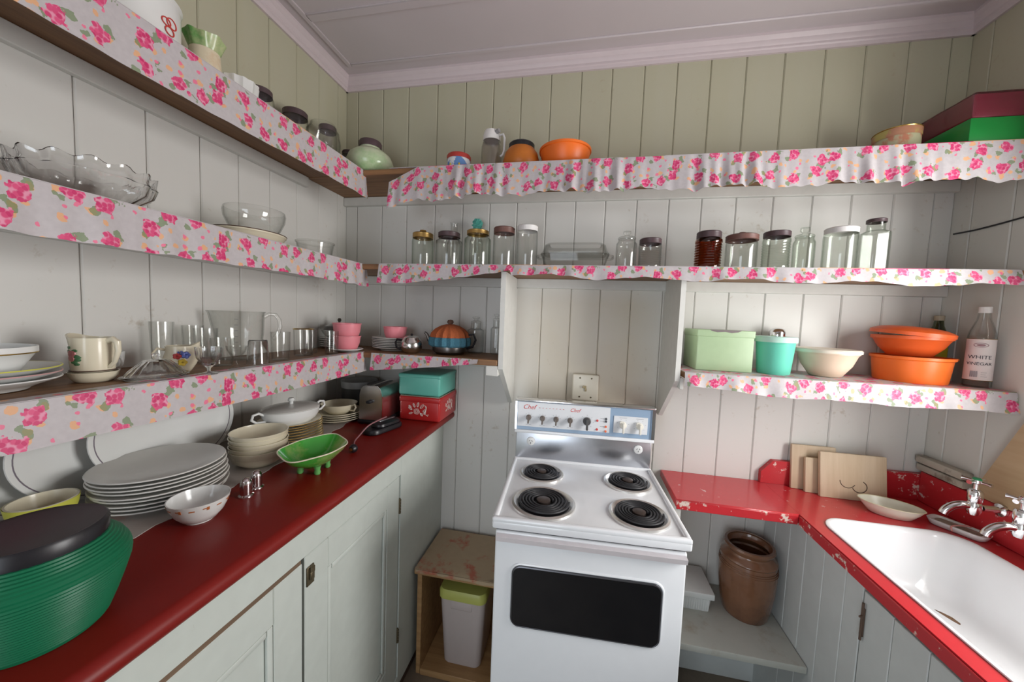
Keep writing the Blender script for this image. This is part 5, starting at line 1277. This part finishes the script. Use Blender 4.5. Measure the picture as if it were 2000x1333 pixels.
bm = lathe(B(), [(0, .0035), (.045, .0035), (.045, .0042), (0, .0042)], 30, 1, .55); build('rust_stain', bm, wear('rust_water', (.20, .15, .09), (.42, .36, .24), scale=16, thr=.5, rough=.3, soft=.1), t)
t = thing('soap_tray', 'white soap tray with grimy top beside the taps', 'tray', (2.424, -.258, Zs), radians(-60))
build('tray_body', rloft([(.055, .022, 0, .015), (.060, .026, .003, .018), (.066, .032, .018, .02), (.066, .032, .020, .02), (.060, .026, .020, .018), (.056, .022, .014, .016)]), M_PWHITE, t)
build('soap_residue', rloft([(.050, .018, .0142, .012), (.050, .018, .0165, .012), (.040, .012, .0185, .01)]), wear('soap_grime', (.30, .27, .21), (.12, .10, .07), scale=18, thr=.5, rough=.5, soft=.08), t)
bm = B(); tube(bm, smooth_pts([(.020, .020, .022), (.012, .005, .024), (.004, -.015, .024), (-.002, -.035, .020), (.004, -.045, .010)]), .0022, 8); build('pink_band', bm, plain('pink_rubber', (.62, .30, .27), .5), t)
# taps on the wall
def tap(label, y, cap):
    t = thing('tap', label, 'tap', (RW-T-.025, y, .935), 0, 'chrome taps over the sink')
    X = -.070
    bm = B(); lathe(bm, [(0, 0), (.019, 0), (.019, .006), (.010, .010), (.0095, .05), (0, .05)], 24)
    for v in bm.verts: v.co = Vector((-v.co.z, v.co.x, v.co.y))
    build('wall_flange', bm, M_CHROME, t)
    build('body', lathe(B(), [(0, -.022), (.012, -.022), (.016, -.012), (.0175, 0), (.016, .012), (.014, .018), (.0165, .022), (.0165, .050), (.013, .056), (0, .057)], 28, off=(X, 0, 0)), M_CHROME, t)
    bm = B(); tube(bm, smooth_pts([(X, 0, 0), (X-.022, .004, .004), (X-.044, .008, -.004), (X-.060, .011, -.020), (X-.066, .012, -.034)]), .011, 14, rr=None); build('spout', bm, M_CHROME, t)
    bm = B(); lathe(bm, [(0, .0572), (.006, .0572), (.006, .074), (.011, .078), (.011, .088), (0, .088)], 20, off=(X, 0, 0))
    for k in range(4):
        a = k*pi/2+.35; tube(bm, [(X+.008*cos(a), .008*sin(a), .083), (X+.024*cos(a), .024*sin(a), .083), (X+.032*cos(a), .032*sin(a), .082)], .005, 10, rr=[.004, .0045, .0062])
    h = build('cross_handle', bm, M_CHROME, t)
    build('indicator_cap', lathe(B(), [(0, .0882), (.010, .0882), (.010, .091), (.007, .094), (0, .0945)], 18, off=(X, 0, 0)), cap, h)
tap('chrome wall tap with green-topped cross handle over the sink', -.305, plain('green_cap', (.03, .30, .12), .35))
tap('chrome wall tap at the right edge of the picture, partly out of frame', -.425, M_CHROME)
t = thing('wall_rail', 'dirty white double timber rail on the right wall above the upstand', 'rail', (RW-T-.012, -.11, .97))
for z0, z1, d in ((-.022, .003, .020), (.008, .034, .026)): build('rail_strip', box(B(), -d, .011, -.085, .085, z0, z1, .005), wear('dirty_rail', (.50, .46, .38), (.16, .12, .09), scale=14, thr=.6, rough=.5, soft=.08), t)
build('dark_slot', box(B(), -.010, .011, -.084, .084, .0035, .0075), M_KICK, t, smooth=0)
t = thing('plywood_board', 'plain plywood offcut leaning on the right wall behind the taps', 'board', (RW-T-.02, -.40, .9455))
bm = B(); prism(bm, [(.185, .001), (.062, .290), (-.20, .290), (-.20, .001)], 'x', -.004, .008); build('board_body', bm, M_PLY, t, smooth=0)
bm = B(); tube(bm, smooth_pts([(RW-T-.003, -.03, 1.832), (RW-T-.004, -.10, 1.829), (RW-T-.004, -.18, 1.831), (RW-T-.004, -.30, 1.838), (RW-T-.003, -.52, 1.85)]), .0028, 8)
tag(build('electric_cable', bm, M_BLACK), 'thin black cable running along the dark right wall', 'cable')
